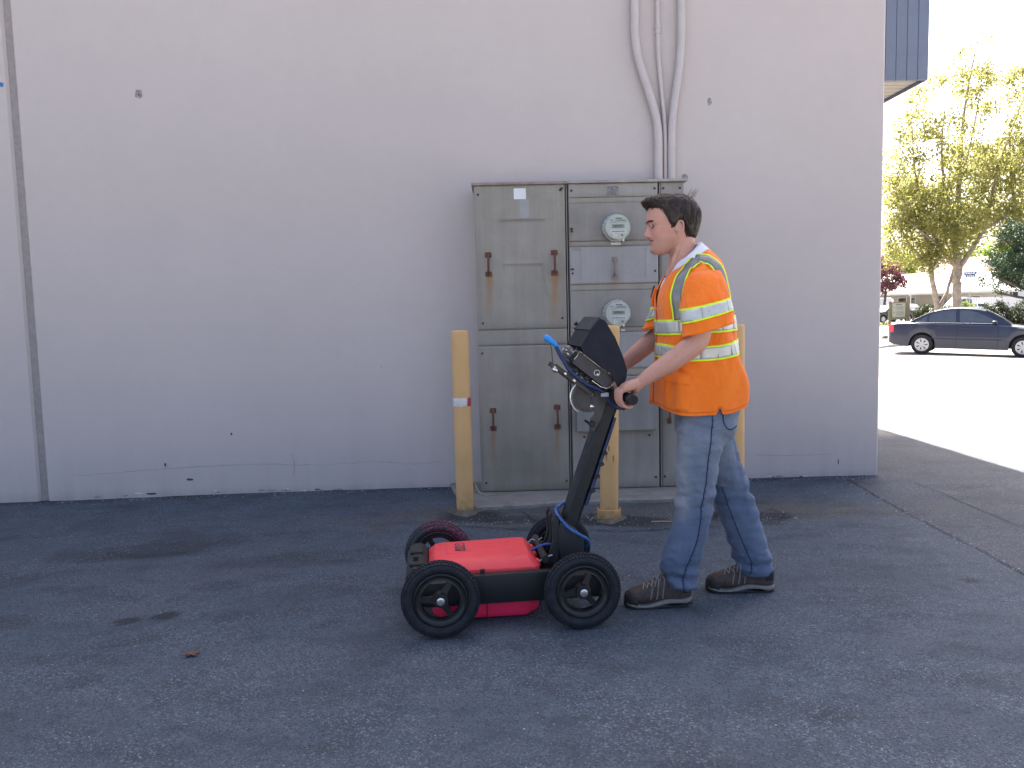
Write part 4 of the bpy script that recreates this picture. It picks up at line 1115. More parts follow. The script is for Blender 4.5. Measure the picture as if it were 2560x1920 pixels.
# hands closed on the grips; frame: G grip centre, ax along the bar
CA = RAD(5.9); AX = Vector((-sin(CA), cos(CA), 0))
def cartw(a, b, z): return Vector((-0.053 + a*cos(CA) - b*sin(CA), 3.57 + a*sin(CA) + b*cos(CA), z))
def hand(G, side, wrist):
    """side -1: near (left) hand, thumb towards the middle of the bar"""
    def P(dx, dz, t): return G + Vector((dx, 0, dz)) + AX*t
    inn = -side                      # direction along the bar to the thumb
    offs = [.033, .011, -.011, -.031]
    rad = [.0098, .0100, .0096, .0084]
    wr = Vector(wrist)
    # palm: wrist -> heel -> knuckles
    rings = []
    for u, (hw, th) in ((0,(.026,.021)),(.25,(.031,.022)),(.55,(.038,.022)),(.85,(.042,.019)),(1.0,(.042,.013))):
        c = wr.lerp(P(-.030,.039,0), u) + Vector((0,0,.004*math.sin(pi*u)))
        d = (P(-.030,.039,0) - wr).normalized(); n = d.cross(AX).normalized()
        if n.z < 0: n = -n
        rings.append([c + AX*(hw*math.copysign(abs(cos(a))**.75, cos(a))) + n*(th*math.copysign(abs(sin(a))**.75, sin(a))) for a in np.linspace(0, 2*pi, 20, endpoint=False)])
    B.loft(rings)
    for o, r, k in zip(offs, rad, (0.96, 1.0, .97, .86)):
        t = inn*o
        pts = [P(-.004,.040,t*.93), P(-.041*k,.033,t), P(-.047*k,.012,t), P(-.044*k,-.010,t*1.0), P(-.030*k,-.031,t), P(-.006,-.037,t*.98), P(.012*k,-.033,t*.96)]
        B.tube(catmull(pts, 4), [float(v) for v in np.interp(np.linspace(0,6,25), range(7), [r*1.05,r*1.12,r*1.0,r*1.0,r*.96,r*.9,r*.72])], 12)
    t = inn*.030
    pts = [P(.040,.038,inn*.022), P(.034,.018,inn*.046), P(.030,-.008,inn*.050), P(.014,-.030,inn*.046), P(-.006,-.036,inn*.044)]
    B.tube(catmull(pts, 5), [float(v) for v in np.interp(np.linspace(0,4,21), range(5), [.0165,.0145,.0118,.0108,.008])], 12)
hand(cartw(.534,-.218,.967), -1, (.548, Yc-.203, 1.033))
hand(cartw(.534,.222,.967), 1, (.502, Yc+.246, 1.044))
# thighs and shins inside the trousers, feet in the shoes
limb([(.89,Yc-.09,.90),(.83,Yc-.085,.68),(.812,Yc-.075,.50),(.775,Yc-.07,.28),(.745,Yc-.07,.10)], [.078,.065,.048,.042,.034])
limb([(.90,Yc+.09,.90),(.95,Yc+.095,.68),(1.01,Yc+.10,.50),(1.09,Yc+.10,.28),(1.135,Yc+.10,.10)], [.078,.065,.048,.042,.034])
body = remesh(B, .0030, 3, .45)
co = mesh_co(body)
def gz(v, m, s): return np.exp(-((v-m)/s)**2)
fr_ = np.clip((.70-co[:,0])/.02, 0, 1)
lip = fr_*(abs(co[:,1]-Yc) < .027)*(gz(co[:,2],1.6545,.0045)+gz(co[:,2],1.641,.005))
mouth = (co[:,0] < .664)*(abs(co[:,1]-Yc) < .030)*gz(co[:,2], 1.648+.06*np.clip(abs(co[:,1]-Yc)-.02, 0, .02), .0030)
stub = smoothstep(1.668, 1.64, co[:,2])*smoothstep(1.575, 1.60, co[:,2])*smoothstep(.76, .72, co[:,0])
flush = gz(co[:,2],1.68,.03)*smoothstep(.72,.66,co[:,0])*(co[:,2] > 1.6)
for nm, a in (('lip',lip),('mouth',mouth),('stubble',stub),('flush',flush)): set_attr(body, nm, np.clip(a, 0, 1))
k = Nodes('skin'); f1 = k.noise(38, 5, .6); f2 = k.noise(9, 4)
c_ = k.ramp(f2, [(0.3, (.50,.265,.195)), (0.7, (.585,.315,.235))])
c_ = k.mix(k.ramp(f1, [(0.45, 0.0), (0.75, .30)]), c_, (.50,.20,.15))
c_ = k.mix(k.math('MULTIPLY', k.attr('flush'), .28), c_, (.55,.20,.16))
c_ = k.mix(k.math('MULTIPLY', k.attr('stubble'), k.ramp(k.noise(420, 2), [(0.35, .12), (0.65, .42)])), c_, (.20,.115,.085))
c_ = k.mix(k.math('MULTIPLY', k.attr('lip'), .55), c_, (.44,.15,.13))
c_ = k.mix(k.math('MULTIPLY', k.attr('mouth'), .9), c_, (.07,.02,.02))
k.set(color=c_, rough=.52, spec=.35, sss=.12, sss_r=(.010,.004,.002), sss_s=1.0)
k.bump(k.noise(520, 3), .12, .002)
M_skin = k.m
body_o = mpart('body', body, M_skin)
# eyes, brows
M_eye = basic('eye_white', (.13,.10,.09), .25, var=.05); M_iris = basic('eye_dark', (.03,.02,.015), .2)
M_hair = Nodes('hair'); 
hv = M_hair.noise(190, 3, .6)
M_hair.set(color=M_hair.ramp(hv, [(0.35,(.010,.0065,.005)),(0.7,(.060,.038,.029))]), rough=.42, spec=.35); M_hair = M_hair.m
for s in (-1, 1):
    e = Vector((.6405, Yc+s*.0300, 1.7120))
    RY = Matrix.Rotation(RAD(-90), 4, 'Y')
    mb = MB(); mb.lathe([(.0112*sin(a), .0112*cos(a)) for a in np.linspace(0, pi, 12)], 18, Matrix.Translation(e)); mb_part(mb, 'eye', M_eye)
    mb = MB(); mb.lathe([(.0,.0118),(.0046,.0112),(.0050,.0100),(0,.0100)], 14, Matrix.Translation(e) @ RY); mb_part(mb, 'iris', M_iris)
    # upper lid with lashes, lower lid
    mb = MB()
    mb.tube([e + Vector((-.0122*cos(a), s*.0122*sin(a)+0.0, .0012-.0018*abs(sin(a)))) for a in np.linspace(RAD(-58), RAD(62), 11)], .0020, 6); mb_part(mb, 'lashes', M_iris)
    mb = MB(); mb.tube([e + Vector((-.0118*cos(a), s*.0118*sin(a), .0058-.0022*abs(sin(a)))) for a in np.linspace(RAD(-62), RAD(66), 11)], .0050, 8); mb_part(mb, 'upper_lid', M_skin)
    mb = MB()
    mb.tube([e + Vector((-.0120*cos(a), s*.0120*sin(a), -.0056+.0022*abs(sin(a)))) for a in np.linspace(RAD(-58), RAD(62), 11)], .0036, 8); mb_part(mb, 'lower_lid', M_skin)
    mb = MB()
    for j in range(130):
        t = random.random(); y = .010 + t*.037
        th = math.asin(min(.98, (y/.0745)**1.12)); z = 1.7262 + .0055*sin(t*pi*.75) + random.uniform(-.0028,.0028)
        p0 = head_pt(th, z, .0005); p1 = head_pt(th+.075, z+.0018, .0022)
        if s > 0: p0.y = 2*Yc-p0.y; p1.y = 2*Yc-p1.y
        mb.tube([p0, (p0+p1)/2+Vector((-.0008,0,.0006)), p1], [.0012,.0011,.0004], 4)
    mb_part(mb, 'eyebrow', M_hair, smooth=60)

# ---- hair: a cap over the skull and locks combed over it
def hair_mask(th, z):
    """signed: >0 inside the hair, from the hairline in side view"""
    a = abs(((th + pi) % (2*pi)) - pi)               # 0 face .. pi back
    d = math.degrees(a)
    low = np.interp(d, [0, 20, 40, 60, 69, 75, 81, 86, 93, 99, 108, 116, 130, 160, 180], [1.790,1.789,1.788,1.784,1.774,1.752,1.728,1.702,1.702,1.726,1.726,1.692,1.662,1.650,1.650])
    return z - low
def hair_thick(th, z):
    a = abs(((th + pi) % (2*pi)) - pi); d = math.degrees(a)
    m = hair_mask(th, z)
    edge = float(smoothstep(-.002, .020, np.array(m)))
    t = np.interp(d, [0, 30, 60, 90, 120, 150, 180], [.026,.024,.012,.010,.014,.016,.017])
    t = t*(1 + .15*np.interp(z, [1.75,1.80,1.845], [0,.2,.5]))
    return .0015 + t*edge
cap = MB(); NTh, NZ = 120, 46
G_ = {}
verts = []; faces = []
zs_ = np.linspace(1.645, 1.8448, NZ)
for i, z in enumerate(zs_):
    for j in range(NTh):
        th = 2*pi*j/NTh
        wv = .0022*mnoise.noise(Vector((cos(th)*6, sin(th)*6, z*40))) + .0025*mnoise.noise(Vector((cos(th)*14, sin(th)*14, z*25+5)))
        p = head_pt(th, z, hair_thick(th, z) + wv)
        d = math.degrees(abs(((th + pi) % (2*pi)) - pi))
        q = max(0, 1-d/62)*float(smoothstep(1.775, 1.80, np.array(z)))*float(smoothstep(1.846, 1.815, np.array(z)))
        p.x -= .012*q; p.z += .004*q
        verts.append(p)
for i in range(NZ-1):
    for j in range(NTh):
        k2 = (j+1) % NTh
        m = min(hair_mask(2*pi*jj/NTh, zs_[ii]) for ii in (i, i+1) for jj in (j, j+1))
        if m > -.001: faces.append((i*NTh+j, i*NTh+k2, (i+1)*NTh+k2, (i+1)*NTh+j))
faces.append(tuple((NZ-1)*NTh+j for j in range(NTh)))
cap.add(verts, faces)
hair_o = mb_part(cap, 'hair', M_hair, smooth=180, fixn=False)
lk = MB()
def lock(th, z, dth, dz, n=5, lift=.004, r=.0015, rise=0.0):
    for _ in range(6):                    # keep the tips above the hairline round face and ear
        if hair_mask(th+dth, z+dz-.012) < (-.003 if abs(math.degrees(th+dth)) < 116 else -.012): dz *= .55; dth *= .6
    if hair_mask(th+dth, z+dz-.012) < -.011: return
    pts = []
    for i in range(n+1):
        u = i/n; t_, z_ = th + dth*u, z + dz*u - .012*u*u*(1 if rise == 0 else 0)
        zc = min(max(z_, 1.60), 1.8445)
        off = hair_thick(t_, max(zc, 1.66)) + lift*(math.sin(pi*u)*.5 + u*.4) - .002
        p = head_pt(t_, zc, max(off, .002)); p.z += rise*u*u
        d = math.degrees(abs(((t_ + pi) % (2*pi)) - pi))
        q = max(0, 1-d/62)*float(smoothstep(1.775, 1.80, np.array(zc)))*float(smoothstep(1.846, 1.815, np.array(zc)))
        p.x -= .012*q; p.z += .004*q
        pts.append(p)
    lk.tube(pts, [r*v for v in (.7,1,1,.8,.5,.15)][:n+1], 4, cap=False)
cnt = 0
while cnt < 2600:
    th = random.uniform(-pi, pi); z = random.uniform(1.66, 1.8443)
    if hair_mask(th, z) < .004: continue
    d = math.degrees(abs(th)); sg = 1 if th > 0 else -1
    if z > 1.80 and d < 60: lock(th, z, sg*random.uniform(-.1,.35), random.uniform(-.016,-.002), lift=random.uniform(.001,.006))
    elif z > 1.80: lock(th, z, -sg*random.uniform(.1,.6), random.uniform(-.012,.012), lift=random.uniform(.001,.005))
    elif d < 100: lock(th, z, sg*random.uniform(.05,.35), random.uniform(-.045,-.015), lift=random.uniform(.0,.004))
    else: lock(th, z, sg*random.uniform(-.05,.14), random.uniform(-.045,-.022), lift=random.uniform(.0,.005))
    cnt += 1
for j in range(70):                                     # quiff strands at the front, fringe over the brow
    th = random.uniform(-.75, .75); lock(th, random.uniform(1.800,1.83), random.uniform(-.1,.3), random.uniform(-.012,-.002), lift=random.uniform(.004,.011))
for j in range(16):                                     # a few stray hairs blown up at the crown
    x0, y0 = random.uniform(.795,.815), Yc+random.uniform(-.03,.02); z0 = 1.825+(.805-x0)
    lk.tube([(x0,y0,z0),(x0+.010+random.uniform(0,.012),y0-.004,z0+.022),(x0+.020+random.uniform(-.006,.026),y0-.006+random.uniform(-.008,.008),z0+random.uniform(.035,.052))], [.0007,.0006,.0003], 3, cap=False)
for j in range(36):                                     # sideburns and hair tucked round the ear
    lock(random.choice((1,-1))*random.uniform(1.38,1.56), random.uniform(1.705,1.735), random.uniform(-.02,.03), random.uniform(-.008,-.002), lift=.001, r=.0012)
mb_part(lk, 'locks', M_hair, hair_o, smooth=180, fixn=False)

# ---- shirt and vest share one torso surface: z, front, back, half width, tilt of the ring (lower in front)
TOR = [(.870,.652,1.034,.184,0),(.925,.648,1.042,.185,0),(.985,.648,1.050,.185,0),(1.05,.653,1.042,.190,0),(1.115,.663,1.022,.187,0),(1.205,.667,1.004,.187,0),(1.314,.668,.982,.192,0),
       (1.396,.664,.968,.196,0),(1.455,.678,.958,.188,.003),(1.505,.700,.946,.165,.010),(1.540,.722,.930,.132,.020),(1.568,.738,.892,.103,.034),(1.588,.742,.855,.084,.048)]
TZ = [r[0] for r in TOR]
def torso(th, z, off=0.0):
    fx, bx, w, ti = interp_rows(TZ, [r[1:] for r in TOR], z)
    cx = fx + (bx-fx)*.5; a = (bx-fx)/2 + off; w = w + off
    e = 2/np.interp(z, [.9,1.4,1.55], [2.5,2.7,2.1]); c, s = cos(th), sin(th)
    x = cx - a*math.copysign(abs(c)**e, c); y = w*math.copysign(abs(s)**e, s)
    return Vector((x, Yc - y, z - ti*c + off*.4*float(smoothstep(1.45, 1.58, np.array(z)))))
def cloth_wave(th, z):
    """soft folds: hanging folds towards the hem, pull creases at chest and waist"""
    h = float(smoothstep(1.25, .90, np.array(z)))
    w = .011*h*sin(5*th+1.2+1.3*z) + .006*h*sin(9*th+4*z) + .004*sin(14*z+2.5*th)*sin(3*th)
    w += .008*mnoise.noise(Vector((cos(th)*2.2, sin(th)*2.2, z*5))) + .005*mnoise.noise(Vector((cos(th)*5, sin(th)*5+3, z*9)))
    d = math.degrees(th)
    w += -.006*math.exp(-((z-1.07+.0012*(d-60))/.012)**2)*math.exp(-((d-62)/26)**2)       # crease under the forearm
    return w
def hem(th):
    d = abs(math.degrees(((th+pi) % (2*pi)) - pi))
    return float(np.interp(d, [0,25,50,80,97,101,105,120,150,180], [.915,.903,.889,.880,.882,.915,.884,.888,.918,.958]))
def grid_surf(fn, us, vs, skip=None, thick=0.0):
    """fn(u,v) -> point; returns MB"""
    mb = MB(); n = len(us); pts = [fn(u, v) for v in vs for u in us]; F = []
    for i in range(len(vs)-1):
        for j in range(n-1):
            if skip and skip((us[j]+us[j+1])/2, (vs[i]+vs[i+1])/2): continue
            F.append((i*n+j, i*n+j+1, (i+1)*n+j+1, (i+1)*n+j))
    mb.add(pts, F); return mb
def solid(o, t=.003, off=-1):
    m = o.modifiers.new('thickness', 'SOLIDIFY'); m.thickness = t; m.offset = off; return o
k = Nodes('hivis_orange'); wv = k.voro(900)
c_ = k.ramp(k.noise(7, 4), [(0.3, (.97,.185,.012)), (0.7, (1.0,.235,.022))])
fold = k.noise(5.5, 4, .55, vec=k.scaled(1.0, 1.0, .55), dist=.6)
k.set(color=c_, rough=.8, spec=.2, sheen=.2); k.bump(k.math('ADD', fold, k.math('MULTIPLY', wv, .02)), .75, .045); M_or = k.m
k = Nodes('silver_tape'); c_ = k.ramp(k.noise(26, 4), [(0.3, (.50,.50,.46)), (0.7, (.60,.60,.55))]); k.set(color=c_, rough=.36, metal=.25, spec=.5); k.bump(k.noise(60, 3), .15, .006); M_tape = k.m
k = Nodes('silver_tape_dark'); c_ = k.ramp(k.noise(26, 4), [(0.3, (.17,.175,.16)), (0.7, (.24,.245,.22))]); k.set(color=c_, rough=.38, metal=.3, spec=.5); M_taped = k.m
M_lime = basic('lime_edge', (.70,.95,.03), .75, var=.05)
M_tee = basic('white_cotton', (.74,.72,.78), .9, var=.04, scale=30, bump=.1)
US = np.linspace(-pi, pi, 301)
def vest_fn(th, v):
    z0 = hem(th); z = z0 + (1.588 - z0)*v
    return torso(th, z, .004 + cloth_wave(th, z))
def vest_skip(th, v):
    z = hem(th) + (1.588-hem(th))*v
    p = torso(th, z, .012)
    if abs(th) < 1.5 and z > 1.345 and abs(p.y-Yc) < (z-1.345)*.48 + .002: return True
    if z > 1.574: return True
    return False
vest = mb_part(grid_surf(vest_fn, US, np.linspace(0, 1, 130), vest_skip), 'vest', M_or, fixn=False, smooth=180); solid(vest, .004)
# sleeves: rings along the upper arm
def sleeve_fn(side):
    rows_t = [0,.18,.45,.75,1.0]
    rows = [(.835,1.530,.090,.042,.040,.04),(.832,1.488,.148,.076,.060,.10),(.827,1.395,.196,.097,.072,.20),(.828,1.315,.222,.101,.080,.25),(.830,1.253,.235,.104,.084,.26)]
    if side > 0: rows = [(r[0]-.024*i, r[1]+.006*i, r[2], r[3], r[4], r[5]+.10*i*.25) for i, r in enumerate(rows)]
    def fn(u, v, off=0.0):
        cx, cz, cy, a, b, tilt = interp_rows(rows_t, rows, v)
        wv_ = .005*mnoise.noise(Vector((cos(u)*2.5+7, sin(u)*2.5, v*4))) + .003*sin(3*u+6*v) + .0035*mnoise.noise(Vector((cos(u)*6, sin(u)*6, v*9)))
        a += off + wv_; b += off + wv_
        dx = -a*cos(u); 
        return Vector((cx + dx, Yc + side*(cy + b*sin(u)) , cz + tilt*dx - .012*sin(u)*(1-v)**1.5))
    return fn
sl = sleeve_fn(-1); sr = sleeve_fn(1)
UA = np.linspace(0, 2*pi, 61)
slv = mb_part(grid_surf(sl, UA, np.linspace(0, 1, 30)), 'sleeve', M_or, fixn=False, smooth=180); solid(slv, .004)
srv = mb_part(grid_surf(sr, UA, np.linspace(0, 1, 30)), 'sleeve', M_or, fixn=False, smooth=180); solid(srv, .004)
def band_on(fn_pt, us, zc, half, lime, name='reflective_band', off0=.0042, tape=None, seg=1.0):
    """silver strip with a lime edge on either side; fn_pt(u, w, off) with w measured across the strip"""
    parts = []
    for a, b, m, nm, off in ((-half, half, tape or M_tape, name, off0), (-half-lime, -half+.001, M_lime, 'lime_edging', off0-.0006), (half-.001, half+lime, M_lime, 'lime_edging', off0-.0006)):
        if nm == name:
            bk = mb_part(grid_surf(lambda u, w: fn_pt(u, zc(u) + w, off-.0008), us, np.linspace(a, b, 7)), 'tape_fold_shade', M_taped, fixn=False, smooth=180); solid(bk, .001)  # dark strip showing through the gaps, painted as the tape's fold shadows
            g = MB(); u_ = us[0]; random.seed(int(1000*zc(0.3)))
            while u_ < us[-1]-.05:
                du = min(random.uniform(.35, 1.0)*seg, us[-1]-u_); gp = random.uniform(.006,.016)
                s_ = grid_surf(lambda u, w: fn_pt(u, zc(u) + w, off + .0008*math.sin((u-u_)*17)), np.linspace(u_+gp, u_+du, 10), np.linspace(a, b, 7)); g.add(s_.v, s_.f); u_ += du
        else:
            g = grid_surf(lambda u, w: fn_pt(u, zc(u) + w, off), us, np.linspace(a, b, 7))
        o = mb_part(g, nm, m, fixn=False, smooth=180); solid(o, .0012); parts.append(o)
    return parts
def tor_pt(th, z, off): return torso(th, z, .004 + cloth_wave(th, z) + off)
band_on(tor_pt, np.linspace(-pi, pi, 161), lambda th: 1.264 + .010*(1-cos(th))*.5*1.5, .026, .008)
band_on(tor_pt, np.linspace(-pi, pi, 161), lambda th: 1.163 - .022*abs(sin(th))**2 + .010*(1-cos(th)), .024, .008)
# shoulder straps
def strap(side):
    path = [(-.0,1.300),(.0,1.35),(.0,1.40),(.0,1.45),(.0,1.50),(.0,1.54)]
    ths = [58,57,56,56,57,66,90,112,121,124,126,127]; zs = [1.298,1.35,1.40,1.45,1.495,1.535,1.560,1.535,1.495,1.44,1.37,1.30]
    cur = catmull([(RAD(t), z) for t, z in zip(ths, zs)], 5)
    for a, b, m, nm, off in ((-.021,.021,M_taped,'reflective_strap',.0065),(-.028,-.020,M_lime,'lime_edging',.0058),(.020,.028,M_lime,'lime_edging',.0058)):
        mb = MB(); rows_ = []
        for i, c in enumerate(cur):
            p = tor_pt(side*c[0], c[1], off); q0 = cur[max(i-1,0)]; q1 = cur[min(i+1,len(cur)-1)]
            tv = (tor_pt(side*q1[0], q1[1], off) - tor_pt(side*q0[0], q0[1], off)).normalized()
            e1 = tor_pt(side*c[0]+.02, c[1], off) - p; e2 = tor_pt(side*c[0], c[1]+.004, off) - p
            nn = e1.cross(e2).normalized(); bb = tv.cross(nn).normalized()
            if i == 0: bb = bb if bb.x > 0 else -bb
            elif bb.dot(lastb) < 0: bb = -bb
            lastb = bb
            rows_.append([p + bb*(a+(b-a)*t) for t in (0,.33,.67,1)])
        mb.loft(rows_, False, False, closed=False)
        o = mb_part(mb, nm, m, fixn=False, smooth=180); solid(o, .002)
strap(1); strap(-1)
for fn in (sl, sr):
    band_on(lambda u, w, off, fn=fn: fn(u, w, off), np.linspace(0, 2*pi, 61), lambda u: .665, .088, .030, off0=.0068, seg=1.8)
# zip line, pockets
zp = MB(); zp.tube([tor_pt(0, z, .003) for z in np.linspace(.925, 1.345, 24)], .0022, 6); mb_part(zp, 'zip', basic('zip_dark_orange', (.55,.09,.01), .7), smooth=60)
def patch(th0, th1, z0, z1, off, name, mat=M_or, slant=0.0):
    g = grid_surf(lambda u, z: tor_pt(u, z + slant*(u-th0)/(th1-th0), off), np.linspace(th0, th1, 14), np.linspace(z0, z1, 10))
    o = mb_part(g, name, mat, fixn=False, smooth=180); return solid(o, off*.8)
patch(RAD(33), RAD(72), .905, 1.045, .004, 'lower_pocket')
patch(RAD(32), RAD(73), 1.030, 1.078, .009, 'pocket_flap', slant=-.012)
patch(RAD(-62), RAD(-22), 1.36, 1.445, .012, 'chest_pocket')
pen = MB(); pen.cyl(tor_pt(RAD(-30), 1.40, .016), tor_pt(RAD(-30), 1.457, .018), .005, n=8); mb_part(pen, 'pen', M_ink)
# shirt with its neck band
ring_in = lambda th: Vector((.7725 - .0665*cos(th) , Yc - .0640*sin(th), 1.556 - (.078 if cos(th) > 0 else .070)*cos(th) - .020*max(0, cos(th))**3))
def tee_fn(th, v):
    if v <= .8:
        z = 1.20 + (1.588-1.20)*v/.8; return torso(th, z, -.008 + .012*float(smoothstep(1.50, 1.58, np.array(z))))
    u = (v-.8)/.2; a = torso(th, 1.588, .004); return a.lerp(ring_in(th), u) + Vector((0,0,.006*sin(pi*u)))
def tee_skip(th, v):
    p = tee_fn(th, v)
    return abs(th) < 1.3 and p.z > 1.455 and abs(p.y-Yc) < (p.z-1.455)*.55
tee = mb_part(grid_surf(tee_fn, US, np.linspace(0, 1, 130), tee_skip), 'shirt', M_tee, fixn=False, smooth=180); solid(tee, .003)

# ---- jeans
J = MB()
def leg_rings(rows, cy):
    rings = []
    for z in np.linspace(rows[0][0], rows[-1][0], 44):
        zs_d = [-r[0] for r in rows]
        f, b, yy, hw = interp_rows(zs_d, [r[1:] for r in rows], -z)
        cx = (f+b)/2; a = (b-f)/2; e = 2/2.3
        rings.append([Vector((cx - a*math.copysign(abs(cos(t))**e, cos(t)), yy - hw*math.copysign(abs(sin(t))**e, sin(t)), z)) for t in np.linspace(0, 2*pi, 40, endpoint=False)])
    J.loft(rings)
leg_rings([(.90,.745,.985,Yc-.085,.085),(.75,.730,.935,Yc-.085,.092),(.60,.727,.908,Yc-.080,.088),(.50,.728,.898,Yc-.075,.084),(.42,.722,.888,Yc-.07,.082),(.33,.697,.868,Yc-.068,.080),(.25,.670,.848,Yc-.066,.080),
           (.19,.656,.833,Yc-.066,.080),(.14,.664,.826,Yc-.066,.078),(.10,.678,.818,Yc-.066,.074),(.078,.686,.806,Yc-.066,.070)], 0)
leg_rings([(.90,.77,1.01,Yc+.085,.085),(.75,.840,1.034,Yc+.088,.090),(.60,.885,1.073,Yc+.094,.087),(.50,.918,1.106,Yc+.098,.084),(.41,.950,1.140,Yc+.10,.082),(.337,.978,1.158,Yc+.10,.081),(.27,1.002,1.180,Yc+.10,.080),
           (.20,1.022,1.200,Yc+.10,.080),(.15,1.036,1.211,Yc+.10,.078),(.10,1.060,1.216,Yc+.10,.075),(.078,1.075,1.210,Yc+.10,.072)], 0)
J.loft([[Vector((cx - a*cos(t), Yc - w*math.copysign(abs(sin(t))**.85, sin(t)), z)) for t in np.linspace(0, 2*pi, 48, endpoint=False)] for z, cx, a, w in
        ((.735,.872,.100,.150),(.77,.876,.122,.160),(.83,.880,.140,.168),(.90,.880,.146,.170),(.96,.876,.142,.165),(1.0,.872,.135,.155))])
jean = remesh(J, .007, 5, .5)
co = mesh_co(jean); no = mesh_no(jean)
fz = co[:,2]
amp = .0035 + .006*smoothstep(.30, .10, fz) + .003*gz(fz, .52, .10) + .004*gz(fz, .80, .07)
Pq = co.copy(); Pq[:,2] *= 2.4
dsp = 1.5*amp*fbm(Pq, 9, 3, 4.2)
dsp += .0085*smoothstep(.27, .12, fz)*np.sin(co[:,2]*95 + 14*co[:,0] + 9*co[:,1] + 2.2*fbm(co, 7, 2, 1.0))*.7
dsp += .0045*gz(fz, .50, .09)*np.sin(co[:,2]*70 - 26*co[:,0] + 2*fbm(co, 5, 2, 2.0))
dsp += .004*gz(fz, .82, .08)*np.sin(co[:,2]*60 + 30*co[:,0])
co2 = co + no*dsp[:,None]; set_co(jean, co2)
near = co[:,1] < Yc + .02
worn = .8*gz(co[:,2], .66, .16)*smoothstep(.80, .74, co[:,0]) + .9*gz(co[:,2], .47, .07)*smoothstep(.80, .73, co[:,0]) + .45*gz(co[:,2], .72, .2)*near
worn += .35*fbm(co, 6, 3, 8)
worn = worn*(.25+.75*smoothstep(.22, .60, co[:,2])); set_attr(jean, 'worn', np.clip(worn, 0, 1)); set_attr(jean, 'fold', np.clip(-dsp*90, 0, 1))
k = Nodes('denim'); tw = k.noise(1.0, 2, .5, vec=k.scaled(420, 420, 60)); big = k.noise(7, 4)
c_ = k.ramp(big, [(0.3, (.088,.118,.182)), (0.7, (.125,.162,.235))])
c_ = k.mix(k.attr('worn'), c_, (.27,.292,.318))
c_ = k.mix(k.ramp(tw, [(0.3, .30), (0.6, 0.0)]), c_, (.05,.085,.17))
k.set(color=c_, rough=.88, spec=.2, sheen=.1); k.bump(k.math('ADD', k.math('MULTIPLY', tw, .05), k.noise(6.5, 2, .45, vec=k.scaled(1.2,1.2,.9), dist=.35)), .7, .045)
M_den = k.m
jeans_o = mpart('jeans', jean, M_den)
M_seam = basic('denim_seam', (.022,.036,.085), .9, var=.3, scale=90)
from mathutils.bvhtree import BVHTree
bm = bmesh.new(); bm.from_mesh(jean); JT = BVHTree.FromBMesh(bm); bm.free()
def on_jeans(x, z, y0):
    h = JT.ray_cast(Vector((x, y0, z)), Vector((0, 1, 0)))
    return h[0], h[1]
def seam(pts, y0, w=.003, parent=None):
    L = []
    for p in catmull(pts, 16):
        h, n = on_jeans(p[0], p[1], y0)
        if h: L.append(h + n*.0012)
    mb = MB(); mb.tube(L, w, 5); o = mb_part(mb, 'seam', M_seam, smooth=180)
    st = MB()                                     # puckers beside the seam
    for i in range(2, len(L)-1, 5):
        a = L[i]; 
        st.tube([a + Vector((.004,0,0)), a + Vector((.012,.001,.003*random.uniform(-1,1)))], [.0016,.0007], 4)
    mb_part(st, 'puckers', M_seam, smooth=180)
seam([(.868,.89),(.862,.80),(.848,.68),(.838,.57),(.822,.47),(.815,.38),(.800,.30),(.772,.23),(.752,.18),(.742,.13),(.745,.09)], 3.2)
seam([(.960,.52),(.990,.43),(1.02,.35),(1.055,.26),(1.085,.19),(1.10,.15),(1.095,.10)], 3.58, .0025)
# back pocket on the near seat
pk = []
pts = [(.915,.90),(.918,.845),(.945,.815),(.985,.825)]
mb = MB(); L = []
for p in catmull(pts, 10):
    h, n = on_jeans(p[0], p[1], 3.2)
    if h: L.append(h + n*.002)
if len(L) > 3:
    mb.tube(L, .0028, 5); mb_part(mb, 'back_pocket', M_seam, smooth=180)

